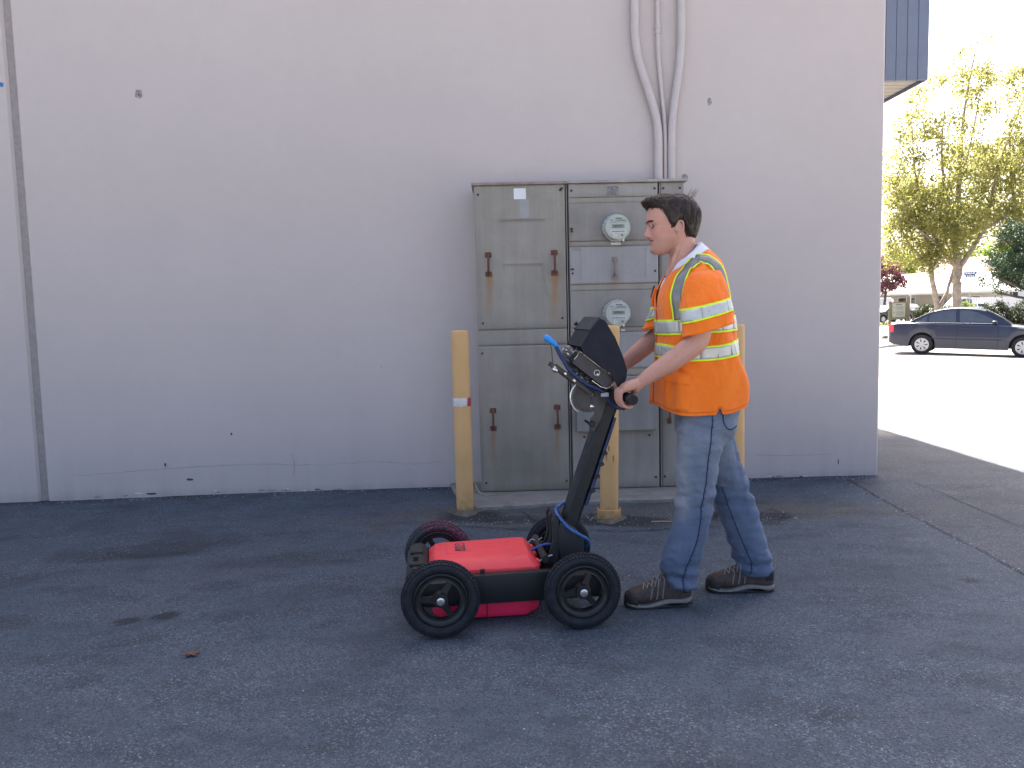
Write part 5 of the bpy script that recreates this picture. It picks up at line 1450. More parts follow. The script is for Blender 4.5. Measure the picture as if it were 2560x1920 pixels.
# ---- shoes
M_up = Nodes('shoe_upper'); f_ = M_up.noise(45, 5, .65); M_up.set(color=M_up.ramp(f_, [(0.3,(.040,.028,.024)),(0.7,(.085,.062,.053))]), rough=.75); M_up.bump(f_, .35, .004); M_up = M_up.m
M_toe = basic('shoe_rubber', (.012,.012,.014), .7, var=.25, scale=40)
M_mid = basic('shoe_midsole', (.19,.172,.158), .7, var=.2, scale=40)
M_lace = basic('lace', (.22,.19,.17), .8, var=.4, scale=200)
M_lin = basic('shoe_lining', (.015,.016,.02), .8)
def shoe(x0, x1, yc, lift, yaw):
    """x0 toe, x1 heel; returns parts under the man"""
    Lx = x1-x0
    def at(t, y, z):
        # heel lift: the sole rolls up behind the ball
        zz = z + lift*max(0, (t-.62)/.38)**1.6 + .006*max(0, (.10-t)/.10)**2
        c, s = cos(yaw), sin(yaw); X = (t-.5)*Lx
        return Vector((x0 + Lx*.5 + X*c - y*s, yc + X*s + y*c, zz))
    T = [0,.03,.09,.18,.32,.46,.60,.74,.88,.97,1.0]
    Wd = [.010,.030,.042,.049,.051,.046,.041,.0385,.038,.030,.012]
    Hh = [.040,.066,.080,.090,.102,.124,.146,.118,.104,.112,.108]
    def ring(t, zlo, zhi, grow=0.0, n=24, pw=2.6, top=.55):
        w = float(np.interp(t, T, Wd)) + grow; out = []
        for j in range(n):
            a = 2*pi*j/n; c, s = cos(a), sin(a); e = 2/pw
            y = w*math.copysign(abs(c)**e, c); f = .5+.5*math.copysign(abs(s)**e, s)
            y *= 1 - top*max(0, f-.35)**1.4
            out.append(at(t, y, zlo + (zhi-zlo)*f))
        return out
    ts = np.concatenate([[0,.012,.03,.06], np.linspace(.1,.97,22), [.985,1.0]])
    up = MB(); up.loft([ring(t, .020, float(np.interp(t, T, Hh)), -.002, top=.30+.35*float(np.interp(t,[0,.2,.5,.65,1],[.4,.6,1,.7,.5]))) for t in ts]); u = mb_part(up, 'shoe', M_up, smooth=60)
    md = MB(); md.loft([ring(t, .008 + .010*max(0, sin((t-.45)*7))*(t > .45 and t < .9), .030 + .011*sin(t*8.5+2.4) + .014*float(smoothstep(.75,1,np.array(t))), .0035, pw=5, top=.1) for t in ts]); m_ = md.build('midsole', M_mid, u, smooth=50)
    ot = MB(); ot.loft([ring(t, .000, .013 + .006*sin(t*13+1), .0045, pw=6, top=0) for t in ts]); ot.build('outsole', M_toe, u, smooth=50)
    tc = MB(); tc.loft([ring(t, .004, float(np.interp(t, T, Hh))*float(np.interp(t, [0,.10,.17], [1.03,.98,.62])), .0052, top=.45) for t in np.linspace(0, .17, 9)]); tc.build('toe_cap', M_toe, u, smooth=60)
    hp = MB(); hp.loft([ring(t, .045, float(np.interp(t, T, Hh))*1.01, .0022, top=.35) for t in np.linspace(.86, 1.0, 8)]); hp.build('heel_counter', M_lin, u, smooth=60)
    # straps of webbing down the side, laces over the tongue, pull loop
    for t in (.27,.36,.45,.54):
        for s in (-1, 1):
            h = float(np.interp(t, T, Hh)); w = float(np.interp(t, T, Wd))
            b = MB(); b.tube([at(t+.05, s*(w*.55), h*.93), at(t+.02, s*(w*.92), h*.66), at(t, s*(w*1.02), .046)], [.0026,.003,.0026], 6); b.build('webbing', M_mid if t > .3 else M_up, u, smooth=60)
    la = MB()
    for i in range(5):
        t = .26 + i*.065; h = float(np.interp(t, T, Hh)) + .003; w = float(np.interp(t, T, Wd))*.62
        la.tube([at(t, -w, h-.012), at(t+.02, -w*.4, h), at(t+.045, w*.4, h+.002), at(t+.065, w, h-.006)], .0026, 6); la.tube([at(t, w, h-.012), at(t+.02, w*.4, h), at(t+.045, -w*.4, h+.002), at(t+.065, -w, h-.006)], .0026, 6)
    h = .145
    la.tube(catmull([at(.55,0,h), at(.50,-.022,h+.004), at(.48,-.045,h-.018), at(.47,-.050,h-.05), at(.46,-.052,.06)], 4), .0024, 6)
    la.tube(catmull([at(.55,0,h), at(.52,-.02,h+.014), at(.46,-.034,h-.006), at(.43,-.045,h-.04)], 4), .0024, 6)
    la.build('laces', M_lace, u, smooth=60)
    pl = MB(); pl.tube([at(.985,-.006,.10), at(1.012,-.006,.118), at(1.018,0,.126), at(1.012,.006,.118), at(.985,.006,.10)], .0032, 6); pl.build('pull_loop', M_mid, u, smooth=60)
    return u
shoe(.488, .795, Yc-.075, .014, RAD(2))
shoe(.904, 1.222, Yc+.095, .0, RAD(-3))

# stitched hem of the vest and sleeve hems
hs = MB(); hs.tube([vest_fn(u, .022) + Vector((-(cos(u))*.0015, -sin(u)*.0015, 0)) for u in np.linspace(-pi, pi, 140)], .0013, 5); mb_part(hs, 'hem_seam', basic('seam_orange', (.62,.10,.01), .8), smooth=60)
for fn in (sl, sr):
    hs = MB(); hs.tube([fn(u, .95, .0012) for u in np.linspace(0, 2*pi, 50)], .0013, 5); mb_part(hs, 'hem_seam', basic('seam_orange2', (.62,.10,.01), .8), smooth=60)
# ================================================================ across the street
def gz1(x, y): return float(ground_z(np.array(float(x)), np.array(float(y))))
# ---- kerbed island, pavement and verge
M_kerb = concrete('kerb_concrete', (.40,.385,.36))
def slab(name, poly, z0, z1, mat):
    mb = MB(); mb.loft([[Vector((p[0], p[1], z0)) for p in poly], [Vector((p[0], p[1], z1-.02)) for p in poly], [Vector((p[0], p[1], z1)) for p in poly]], False, True)
    o = mb.build(name, mat, None, smooth=0); o['kind'] = 'structure'; return o
slab('kerb', [(9,24.1),(13.3,28.5),(15.4,31.1),(22,36.5),(30,38),(30,38.4),(21.8,36.9),(15.1,31.4),(13.0,28.8),(8.7,24.4)], -.5, -.19, M_kerb)
M_side = concrete('sidewalk_concrete', (.42,.40,.37), .08)
slab('sidewalk', [(8.69,24.42),(12.98,28.83),(15.08,31.43),(21.78,36.93),(30,38.43),(60,39),(60,52),(8,52)], -.5, -.20, M_side)
k = Nodes('verge_grass'); k.set(color=k.ramp(k.noise(3, 6, .7), [(0.3,(.10,.12,.03)),(0.55,(.20,.19,.07)),(0.75,(.26,.23,.11))]), rough=.95); k.bump(k.noise(30, 3), .8, .05)
slab('grass_verge', [(10,52.02),(70,52.02),(70,60),(10,60)], -.5, -.17, k.m)
gt = MB()
for i in range(3800):
    x = random.uniform(22, 40); y = random.uniform(52.1, 59.5); h = random.uniform(.06,.2); a = random.uniform(0, pi)
    dx, dy = .02*cos(a), .02*sin(a)
    gt.add([(x-dx,y-dy,-.17),(x+dx,y+dy,-.17),(x+random.uniform(-.05,.05),y+random.uniform(-.05,.05),-.17+h)], [(0,1,2)])
g = gt.build('grass', basic('grass_blades', (.17,.18,.05), .8, var=.4, scale=2), None, smooth=0, fixn=False); g['kind'] = 'stuff'

# ---- rocks on the island
M_rock = Nodes('rock'); f_ = M_rock.noise(9, 6, .7); M_rock.set(color=M_rock.ramp(f_, [(0.3,(.07,.052,.045)),(0.7,(.17,.135,.115))]), rough=.95); M_rock.bump(f_, .8, .04); M_rock = M_rock.m
def rock(x, y, sx, sy, sz, label, seed):
    bm = bmesh.new(); bmesh.ops.create_icosphere(bm, subdivisions=3, radius=1)
    for v in bm.verts:
        p = v.co.copy(); d = 1 + .45*mnoise.noise(p*1.1 + Vector((seed,0,0))) + .15*mnoise.noise(p*3 + Vector((0,seed,0)))
        v.co = Vector((p.x*sx*d, p.y*sy*d, max(-.3, p.z)*sz*d))
    me = bpy.data.meshes.new('rock'); bm.to_mesh(me); bm.free(); me.materials.append(M_rock)
    return tag(link('rock', me, None, (x, y, -.20 + sz*.22)), label, 'rock', 'brown rocks behind the parked sedan')
rock(16.55, 34.2, .36, .30, .24, 'large brown rock on the kerbed island behind the blue sedan', 1.0)
rock(16.15, 34.4, .17, .16, .12, 'small brown rock left of the large one behind the blue sedan', 5.0)
rock(16.3, 33.6, .14, .14, .07, 'flat brown stone lowest in front of the large rock', 9.0)

# ---- cars
def paint(name, col, coat=1.0, rough=.35, metal=.35):
    k = Nodes(name); k.set(color=col, rough=rough, metal=metal, coat=coat, coat_rough=.06); return k.m
M_cglass = basic('car_glass', (.060,.072,.095), .10, var=.15, scale=3, spec=.8)
M_ctyre = basic('car_tyre', (.018,.018,.02), .8)
M_chub = basic('hubcap_silver', (.52,.52,.54), .35, .5, var=.06)
M_trim = basic('black_trim', (.012,.012,.014), .6)
M_tail = basic('tail_light', (.62,.015,.04), .25)
M_plate = basic('number_plate', (.75,.75,.75), .5, var=.03)
M_chrome = basic('belt_trim', (.55,.56,.58), .3, .8)
def car(name, label, body_mat, loc, yaw, pitch=0.0, wheels=True, group=None):
    t = thing(name, label, 'car', loc, (0, pitch, yaw), group)
    XS = [-.985,-.97,-.90,-.75,-.35,.0,.4,.9,1.3,1.8,2.2,2.6,3.0,3.25,3.40,3.45]
    top = [.60,.78,.93,.955,.975,.975,.965,.955,.95,.945,.935,.90,.84,.76,.66,.55]
    hw = [.60,.72,.80,.83,.850,.855,.86,.86,.86,.858,.85,.84,.81,.74,.62,.50]
    def arch(x):
        b = .20
        for c in (0.0, 2.62):
            d = abs(x-c)
            if d < .355: b = max(b, .30 + math.sqrt(max(0, .355**2-d*d)))
        if x < -.35: b = max(b, float(np.interp(x, [-.985,-.8,-.35], [.36,.27,.22])))
        if x > 3.0: b = max(b, float(np.interp(x, [3.0,3.45], [.2,.30])))
        return b
    mb = MB(); rings = []
    xs = sorted(set(list(np.linspace(-.985, 3.45, 90)) + [c+s*.354*k_ for c in (0,2.62) for s in (-1,1) for k_ in (1.0,.99,.95)]))
    for x in xs:
        zt = float(np.interp(x, XS, top)); w = float(np.interp(x, XS, hw)); zb = min(arch(x), zt-.12)
        mid = zb + (zt-zb)*.45
        half = [(w*.90, zb), (w*.985, zb+.02), (w, mid), (w*.992, mid+(zt-mid)*.55), (w*.955, zt-.035), (w*.90, zt-.006)]
        top_ = [(w*.6, zt+.012), (0, zt+.018)]
        right = half + top_
        ring = [Vector((x, -y, z)) for y, z in right] + [Vector((x, y, z)) for y, z in reversed(right[:-1])]
        rings.append(ring)
    mb.loft(rings); bo = mb.build('body', body_mat, t, smooth=28)
    # roof and pillars
    CX = [-.42,-.25,.02,.30,.60,.95,1.30,1.60,1.95,2.30]
    CT = [.965,1.06,1.215,1.335,1.405,1.43,1.418,1.36,1.19,.955]
    mb = MB(); rings = []
    for x in np.linspace(-.42, 2.30, 48):
        zt = float(interp_rows(CX, [[v] for v in CT], x)[0]); zb = .90
        f = (zt-.95)/.48
        wb = .765; wt = wb - .175*f - .01
        rings.append([Vector((x, -wb, zb)), Vector((x, -(wb*.35+wt*.65)-.02, zb+(zt-zb)*.62)), Vector((x, -wt, zt-.03*f)), Vector((x, -wt*.6, zt+.008*f)), Vector((x, 0, zt+.014*f)),
                      Vector((x, wt*.6, zt+.008*f)), Vector((x, wt, zt-.03*f)), Vector((x, (wb*.35+wt*.65)+.02, zb+(zt-zb)*.62)), Vector((x, wb, zb))])
    mb.loft(rings); mb.build('cabin', body_mat, t, smooth=40)
    # side glass follows the lean of the cabin
    def side_y(x, z, s):
        zt = float(interp_rows(CX, [[v] for v in CT], x)[0]); f = (zt-.95)/.48; wb = .765; wt = wb-.175*f-.01
        u = (z-.90)/(zt-.90); ym = (wb*.35+wt*.65)+.02
        y = wb + (ym-wb)*u/.62 if u < .62 else ym + (wt-ym)*(u-.62)/.38
        return s*(y+.006)
    wins = {'rear_door_window': [(.16,.985),(.155,1.19),(.32,1.275),(.55,1.335),(.86,1.355),(.88,.985)],
            'front_door_window': [(.975,.985),(.955,1.355),(1.20,1.345),(1.42,1.295),(1.66,1.19),(1.90,1.05),(1.93,.985)],
            'quarter_window': [(-.20,.985),(.10,.985),(.10,1.165)]}
    for nm, poly in wins.items():
        for s in (-1, 1):
            mb = MB(); pts = []
            for i in range(len(poly)):
                a, b = poly[i], poly[(i+1) % len(poly)]
                for u in (0, .34, .67): pts.append((a[0]+(b[0]-a[0])*u, a[1]+(b[1]-a[1])*u))
            c = (sum(p[0] for p in pts)/len(pts), sum(p[1] for p in pts)/len(pts))
            vv = [(c[0], side_y(c[0], c[1], s), c[1])] + [(p[0], side_y(p[0], p[1], s), p[1]) for p in pts]
            mb.add(vv, [(0, i+1, (i+1) % len(pts)+1) for i in range(len(pts))]); mb.build(nm, M_cglass, t, smooth=180)
    def across(x0, x1, ins, nm, lift=.010):
        mb = MB(); rows_ = []
        for u in np.linspace(0, 1, 8):
            x = x0+(x1-x0)*u; zt = float(interp_rows(CX, [[v] for v in CT], x)[0]); f = (zt-.95)/.48; w = .765-.175*f-.01-ins
            rows_.append([Vector((x, y*w, zt + .014*f*(1-abs(y)**2) - .012*f*abs(y)**3 + lift)) for y in np.linspace(-1, 1, 9)])
        mb.loft(rows_, False, False, closed=False); mb.build(nm, M_cglass, t, smooth=180)
    across(1.62, 2.26, .03, 'windscreen'); across(-.36, .26, .04, 'rear_window')
    for s in (-1, 1):
        # belt trim, door gaps, handles, mirror, tail lamp, sill moulding
        mb = MB(); mb.tube([Vector((x, s*(.772+.004), .972)) for x in np.linspace(-.2, 1.95, 12)], .008, 6); mb.build('belt_trim', M_chrome, t, smooth=60)
        for x, z0, z1 in ((.915,.26,.96),(1.985,.28,.93),(.30,.55,.96)):
            w = float(np.interp(x, XS, hw)); mb = MB(); mb.tube([Vector((x-(.06 if x < .5 else 0)*(1-u), s*(w*(.985+.015*sin(pi*u))+.001), z0+(z1-z0)*u)) for u in np.linspace(0, 1, 6)], .005, 4); mb.build('door_gap', M_trim, t, smooth=60)
        for x in (.45, 1.12):
            MB().box(x-.08, x+.08, *sorted((s*.855, s*.880)), .80, .83, .006).build('door_handle', body_mat, t)
        mb = MB(); mb.tube([Vector((.1,s*.863,.50)), Vector((1.0,s*.868,.50)), Vector((2.1,s*.863,.50))], .012, 6); mb.build('side_moulding', body_mat, t, smooth=60)
        mb = MB(); mb.lathe([(0,.09),(.05,.085),(.075,.05),(.08,0),(.07,-.03),(0,-.035)], 14, Matrix.Translation((1.86, s*.90, 1.0)) @ Matrix.Rotation(RAD(90), 4, 'Y') @ Matrix.Diagonal((.8,1.25,1,1))); mb.build('mirror', M_trim, t, smooth=50)
        mb = MB(); mb.loft([[Vector((x, s*y, z)) for z in (.66,.90)] + [Vector((x+.005, s*(y-.03), z)) for z in (.90,.66)] for x, y in ((-.965,.735),(-.93,.795),(-.86,.822),(-.80,.834))]); mb.build('tail_light', M_tail, t)
    MB().box(-1.0, -.965, -.16, .16, .62, .74).build('number_plate', M_plate, t, smooth=0)
    for c in (0, 2.62): MB().box(c-.40, c+.40, -.60, .60, .24, .72).build('wheel_well', M_trim, t, smooth=0)
    for (c, s) in ((0,-1),(2.62,-1),(0,1),(2.62,1)):
        w = bpy.data.objects.new('wheel', None); COL.objects.link(w); w.parent = t; w.location = (c, s*.735, .30); w.rotation_euler = (0, 0, 0 if s < 0 else pi)
        RX_ = Matrix.Rotation(RAD(90), 4, 'X')
        if not hasattr(car, 'wm'):
            ty = MB().lathe([(.19,-.08),(.27,-.095),(.298,-.08),(.30,0),(.298,.08),(.27,.095),(.20,.088),(.195,.06),(.0,.05)], 36, RX_).build('tyre', M_ctyre, w)
            hb = MB(); n = 7
            hb.lathe([(.0,.092),(.055,.092),(.06,.088),(.060,.075),(0,.07)], 20, RX_)
            for i in range(n):
                M = Matrix.Rotation(2*pi*i/n+.2, 4, 'Y')
                hb.loft([[M @ Vector((a*w_, -y_, z)) for a, y_ in ((-1,.072),(1,.072),(1,.092),(-1,.092))] for z, w_ in ((.05,.024),(.11,.034),(.165,.058))])
            hb.lathe([(.160,.092),(.197,.090),(.200,.070),(.160,.072),(.160,.092)], 36, RX_)
            h_ = hb.build('hubcap', M_chub, w)
            car.wm = (ty, h_)
        else:
            for src in car.wm: instance(src.name.split('.')[0], src, w)
    return t
M_blue = paint('blue_paint_car', (.008,.014,.042), .55, .42, .0)
cyaw = math.atan2(-1.45, 2.21)
car('parked_car', 'dark blue four-door sedan parked in the sunlit street beyond the building', M_blue, (13.01, 25.05, -.25), cyaw, RAD(1.75))
car('parked_car', 'black car with a white number plate seen from behind, between signboard and trees', paint('black_paint_car', (.012,.012,.015)), (34.6, 69.0, -.25), RAD(75), group='cars parked far behind')
car('parked_car', 'dark car mostly hidden behind the wooden signboard', paint('green_black_paint', (.015,.018,.02)), (32.0, 65.5, -.25), RAD(200), group='cars parked far behind')
car('parked_car', 'white car under the dark conifer beyond the street sign pole', paint('white_paint_car', (.72,.72,.72), 1, .4, 0), (42.4, 71.0, -.25), RAD(160), group='cars parked far behind')

# ---- white pickup
PU = thing('pickup_truck', 'white pickup truck parked behind the plane tree trunks', 'truck', (41.0, 70.5, -.25), (0, 0, RAD(185)))
M_pw = paint('truck_white', (.75,.75,.74), .8, .4, 0)
mb = MB(); mb.prism([(-1.1,.55),(-1.1,1.05),(.9,1.08),(2.0,1.10),(3.6,1.06),(3.85,.95),(3.9,.55)], -.95, .95, 'y'); mb.build('body', M_pw, PU, bevel=.05)
mb = MB(); rings = []
for x, w, z0, z1 in ((.55,.82,1.05,1.10),(.65,.74,1.05,1.86),(1.35,.74,1.05,1.92),(1.75,.72,1.05,1.88),(2.45,.82,1.05,1.12)):
    rings.append([Vector((x,-.88,z0)), Vector((x,-w,z1)), Vector((x,w,z1)), Vector((x,.88,z0))])
mb.loft(rings); mb.build('cab', M_pw, PU, bevel=.04)
for s in (-1, 1):
    for poly in ([(.85,1.16),(.90,1.74),(1.28,1.78),(1.28,1.16)], [(1.38,1.16),(1.38,1.78),(1.68,1.74),(2.15,1.28),(2.15,1.16)]):
        mb = MB(); mb.add([(px, s*(.895-.11*(pz-1.05)/.85), pz) for px, pz in poly], [tuple(range(len(poly)))]); mb.build('cab_window', M_cglass, PU, smooth=0)
for x, y in ((-.2,-.85),(2.9,-.85),(-.2,.85),(2.9,.85)):
    MB().lathe([(0,-.12),(.38,-.12),(.40,-.08),(.40,.08),(.38,.12),(0,.12)], 28, Matrix.Translation((x,y,.40)) @ Matrix.Rotation(RAD(90),4,'X')).build('wheel', M_ctyre, PU)
MB().box(1.95, 2.10, -1.12, -.90, 1.14, 1.30, .03).build('mirror', M_pw, PU); MB().box(1.95, 2.10, .90, 1.12, 1.14, 1.30, .03).build('mirror', M_pw, PU)
MB().box(3.86, 3.92, -.9, .9, .58, .72, .01).build('bumper', M_chrome, PU)
# ---- white van at the wall's edge
VN = thing('van', 'white van showing past the building corner behind the signboard', 'van', (33.6, 76.0, -.25), (0, 0, RAD(180)))
mb = MB(); mb.prism([(-2.4,.4),(-2.45,1.9),(-2.2,2.05),(1.0,2.05),(1.7,1.35),(2.4,1.15),(2.5,.4)], -.95, .95, 'y'); mb.build('body', paint('van_white', (.72,.72,.73), .6, .4, 0), VN, bevel=.08)
for s in (-1, 1):
    mb = MB(); mb.add([(.55,s*.953,1.30),(1.62,s*.953,1.30),(1.02,s*.953,1.88),(.55,s*.953,1.88)], [(0,1,2,3)]); mb.build('side_window', M_cglass, VN, smooth=0)
    MB().box(-2.4, 2.4, *sorted((s*.955, s*.962)), .92, .98).build('side_stripe', M_trim, VN, smooth=0)
for x, y in ((-1.5,-.85),(1.6,-.85),(-1.5,.85),(1.6,.85)):
    MB().lathe([(0,-.1),(.32,-.1),(.34,-.07),(.34,.07),(.32,.1),(0,.1)], 24, Matrix.Translation((x,y,.34)) @ Matrix.Rotation(RAD(90),4,'X')).build('wheel', M_ctyre, VN)

# ---- wooden signboard
SG = thing('signboard', 'grey wooden signboard on two thick posts left of the blue sedan', 'sign', (28.2, 58.0, -.17), (0, 0, RAD(-24)))
M_swood = basic('sign_timber', (.21,.185,.165), .85, var=.2, scale=8, bump=.3)
MB().box(-.66, -.50, -.10, .10, -.1, 1.62, .015).build('post', M_swood, SG)
MB().box(.50, .72, -.12, .12, -.1, 1.95, .015).build('post', M_swood, SG)
MB().box(-.495, .495, -.07, .07, .38, 1.55, .012).build('frame', M_swood, SG)
MB().box(-.42, .42, -.078, -.07, .46, 1.46).build('board', basic('sign_face', (.42,.42,.44), .6, var=.05), SG, smooth=0)
M_sink = basic('sign_print', (.10,.10,.14), .7)
for z, x0, x1, h in ((1.36,-.20,.20,.06),(1.18,-.34,-.29,.09),(1.20,-.20,.32,.025),(1.12,-.20,.30,.025),(1.04,-.16,.28,.025),(.80,-.34,-.29,.09),(.84,-.20,.32,.025),(.76,-.20,.34,.025),(.66,-.16,.30,.025)):
    MB().box(x0, x1, -.082, -.078, z-h/2, z+h/2).build('printed_line', M_sink, SG, smooth=0)

# ---- street name post
SP = thing('street_sign', 'thin grey street post with blue name blades in front of the white house', 'street sign', (33.45, 58.2, -.17))
MB().cyl((0,0,-.1), (0,0,3.55), .045, .045, 12).build('post', basic('galvanised', (.42,.42,.43), .45, .6), SP)
M_bl = basic('sign_blue', (.03,.07,.30), .5)
for ang, z in ((20, 3.30), (-65, 3.50)):
    M = Matrix.Rotation(RAD(ang), 4, 'Z')
    b = MB().box(-.50, .50, -.012, .012, z-.11, z+.11, .004, M).build('name_blade', M_bl, SP)
    for x0, x1 in ((-.36,-.22),(-.18,-.02),(.02,.16),(.20,.36)):
        MB().box(x0, x1, -.0145, -.0125, z-.05, z+.05, 0, M).build('letter_mark', M_plate, b, smooth=0)

# ---- houses
def house(name, label, loc, yaw, Lx, Ly, eave, ridge, wall, roofm, over=.6, wins=(), carport=None):
    t = thing(name, label, 'house', loc, (0, 0, yaw))
    mb = MB(); mb.prism([(-Ly/2,0),(-Ly/2,eave),(0,ridge-.1),(Ly/2,eave),(Ly/2,0)], -Lx/2, Lx/2, 'x'); mb.build('wall', wall, t, smooth=0)
    for s in (-1, 1):
        mb = MB(); k_ = (ridge-eave)/(Ly/2)
        pts = [(0, ridge), (s*(Ly/2+over), eave-k_*over), (s*(Ly/2+over), eave-k_*over+.14), (0, ridge+.16)]
        mb.prism(pts, -Lx/2-over, Lx/2+over, 'x'); mb.build('roof', roofm, t, smooth=0)
        MB().box(-Lx/2-over, Lx/2+over, *sorted((s*(Ly/2+over+.002), s*(Ly/2+over+.05))), eave-k_*over-.06, eave-k_*over+.15).build('fascia', M_hfas, t, smooth=0)
    for (x, z, w, h) in wins:
        f = MB().box(x-w/2-.08, x+w/2+.08, -Ly/2-.05, -Ly/2+.01, z-h/2-.08, z+h/2+.08).build('window', M_hfas, t, smooth=0)
        MB().box(x-w/2, x-.03, -Ly/2-.06, -Ly/2-.051, z-h/2, z+h/2).build('pane', M_hgl, f, smooth=0)
        MB().box(x+.03, x+w/2, -Ly/2-.06, -Ly/2-.051, z-h/2, z+h/2).build('pane', M_hgl, f, smooth=0)
    if carport:
        x0, x1, y, z = carport
        MB().box(x0, x1, y, -Ly/2+.0, z, z+.16).build('carport_roof', M_hfas, t, smooth=0)
        for x in (x0+.3, (x0+x1)/2, x1-.3): MB().box(x-.08, x+.08, y+.1, y+.26, 0, z-.002).build('carport_post', M_hfas, t, smooth=0)
    return t
M_hfas = basic('house_trim', (.58,.55,.50), .7, var=.06)
M_hgl = basic('house_glass', (.03,.035,.04), .1)
M_hw1 = basic('house_wall_cream', (.40,.36,.30), .85, var=.06, scale=2)
M_hw2 = basic('house_wall_white', (.62,.62,.64), .85, var=.05, scale=2)
M_hr1 = basic('white_roof', (.66,.65,.62), .7, var=.05, scale=2)
M_hr2 = basic('brown_roof', (.30,.20,.16), .85, var=.15, scale=3)
house('bungalow', 'low cream house with a white roof and carport behind the signboard', (46.5, 90, -.25), RAD(-20), 15, 9, 2.75, 4.6, M_hw1, M_hr1, .7,
      [(-2.2,1.6,1.6,.9),(1.2,1.5,.9,1.3),(4.0,1.6,1.5,.9),(-5.0,1.6,1.2,.9)], (-7.0, 2.5, -8.2, 2.35))
house('white_house', 'tall white house with a brown roof behind the street sign', (62.0, 106, -.25), RAD(-28), 13, 10, 4.6, 7.2, M_hw2, M_hr2, .6,
      [(-4,2.6,1.2,1.0),(0,2.6,1.2,1.0),(-4,1.2,.9,.9),(3.5,2.6,1.2,1.0)])
house('outbuilding', 'small cream outbuilding with an arched front at the wall edge', (42.0, 96, -.25), RAD(-15), 5, 5, 2.9, 3.9, M_hw1, M_hr1, .3, [(-.8,1.5,1.4,1.1)])
FN = thing('garden_fence', 'pale board fence between the hedge and the white car', 'fence', (44.5, 74.5, -.25), (0, 0, RAD(-32)))
pr = None
for i in range(44):
    if pr is None: pr = MB().box(-.09, .09, -.012, .012, 0, 1.9, .004).build('fence_board', M_hw2, FN, loc=(-2.0, 0, 0))
    else: instance('fence_board', pr, FN, (-2.0+i*.2, 0, 0))
MB().box(-2.1, 6.8, .014, .06, 1.5, 1.6).build('fence_rail', M_hw2, FN, smooth=0); MB().box(-2.1, 6.8, .014, .06, .4, .5).build('fence_rail', M_hw2, FN, smooth=0)
# ================================================================ trees, hedge
def leaf_mat(name, c1, c2, tr, trw=.45):
    k = Nodes(name); nt = k.t
    oi = k.n('ShaderNodeAttribute', attribute_name='leafv').outputs['Fac']
    col = k.ramp(oi, [(0.0, c1), (1.0, c2)])
    k.set(color=col, rough=.6, spec=.3)
    trn = k.n('ShaderNodeBsdfTranslucent'); k.l(k.mix(oi, tr, tuple(min(1, v*1.25) for v in tr)), trn.inputs[0])
    mx = k.n('ShaderNodeMixShader'); mx.inputs[0].default_value = trw
    k.l(k.b.outputs[0], mx.inputs[1]); k.l(trn.outputs[0], mx.inputs[2])
    k.l(mx.outputs[0], nt.nodes['Material Output'].inputs[0])
    return k.m
def bark(name, c1, c2):
    k = Nodes(name); f = k.noise(3.0, 6, .7); k.set(color=k.ramp(f, [(0.35, c1), (0.65, c2)]), rough=.9); k.bump(k.noise(14, 5, .7), .6, .05); return k.m
M_plane_bark = bark('plane_bark', (.20,.155,.125), (.38,.32,.27))
M_dark_bark = bark('dark_bark', (.06,.045,.035), (.12,.095,.075))

def foliage(centres, per, spread, size, rng, flat=.8, droop=.0):
    """many small folded leaves round each centre"""
    n = len(centres)*per
    c = np.repeat(np.array(centres), per, 0)
    d = rng.normal(size=(n,3)); d /= np.linalg.norm(d, axis=1)[:,None]
    r = spread*rng.random(n)**.6
    p = c + d*r[:,None]*np.array([1,1,flat])
    a = rng.normal(size=(n,3)); a[:,2] -= droop; a /= np.linalg.norm(a, axis=1)[:,None]
    b = np.cross(a, rng.normal(size=(n,3))); b /= np.linalg.norm(b, axis=1)[:,None]
    s = size*(.55+.8*rng.random(n))[:,None]
    nn = np.cross(a, b)
    v0 = p; v1 = p + a*s*.5 + b*s*.36 + nn*s*.10; v2 = p + a*s; v3 = p + a*s*.5 - b*s*.36 + nn*s*.10
    V_ = np.stack([v0,v1,v2,v3], 1).reshape(-1,3)
    i = np.arange(n)*4
    F_ = np.stack([np.stack([i,i+1,i+2],1), np.stack([i,i+2,i+3],1)], 1).reshape(-1,3)
    lv = np.repeat(np.clip(rng.normal(.5,.28,n), 0, 1), 4)
    return V_, F_, lv
def mesh_np(name, V_, F_, mat, parent, lv=None):
    me = bpy.data.meshes.new(name)
    me.vertices.add(len(V_)); me.vertices.foreach_set('co', V_.astype(np.float32).ravel())
    k_ = F_.shape[1]; me.loops.add(F_.size); me.loops.foreach_set('vertex_index', F_.ravel().astype(np.int32))
    me.polygons.add(len(F_)); me.polygons.foreach_set('loop_start', np.arange(0, F_.size, k_, dtype=np.int32)); me.polygons.foreach_set('loop_total', np.full(len(F_), k_, dtype=np.int32))
    me.update(calc_edges=True); me.validate()
    if lv is not None: set_attr(me, 'leafv', lv)
    me.materials.append(mat)
    return link(name, me, parent)
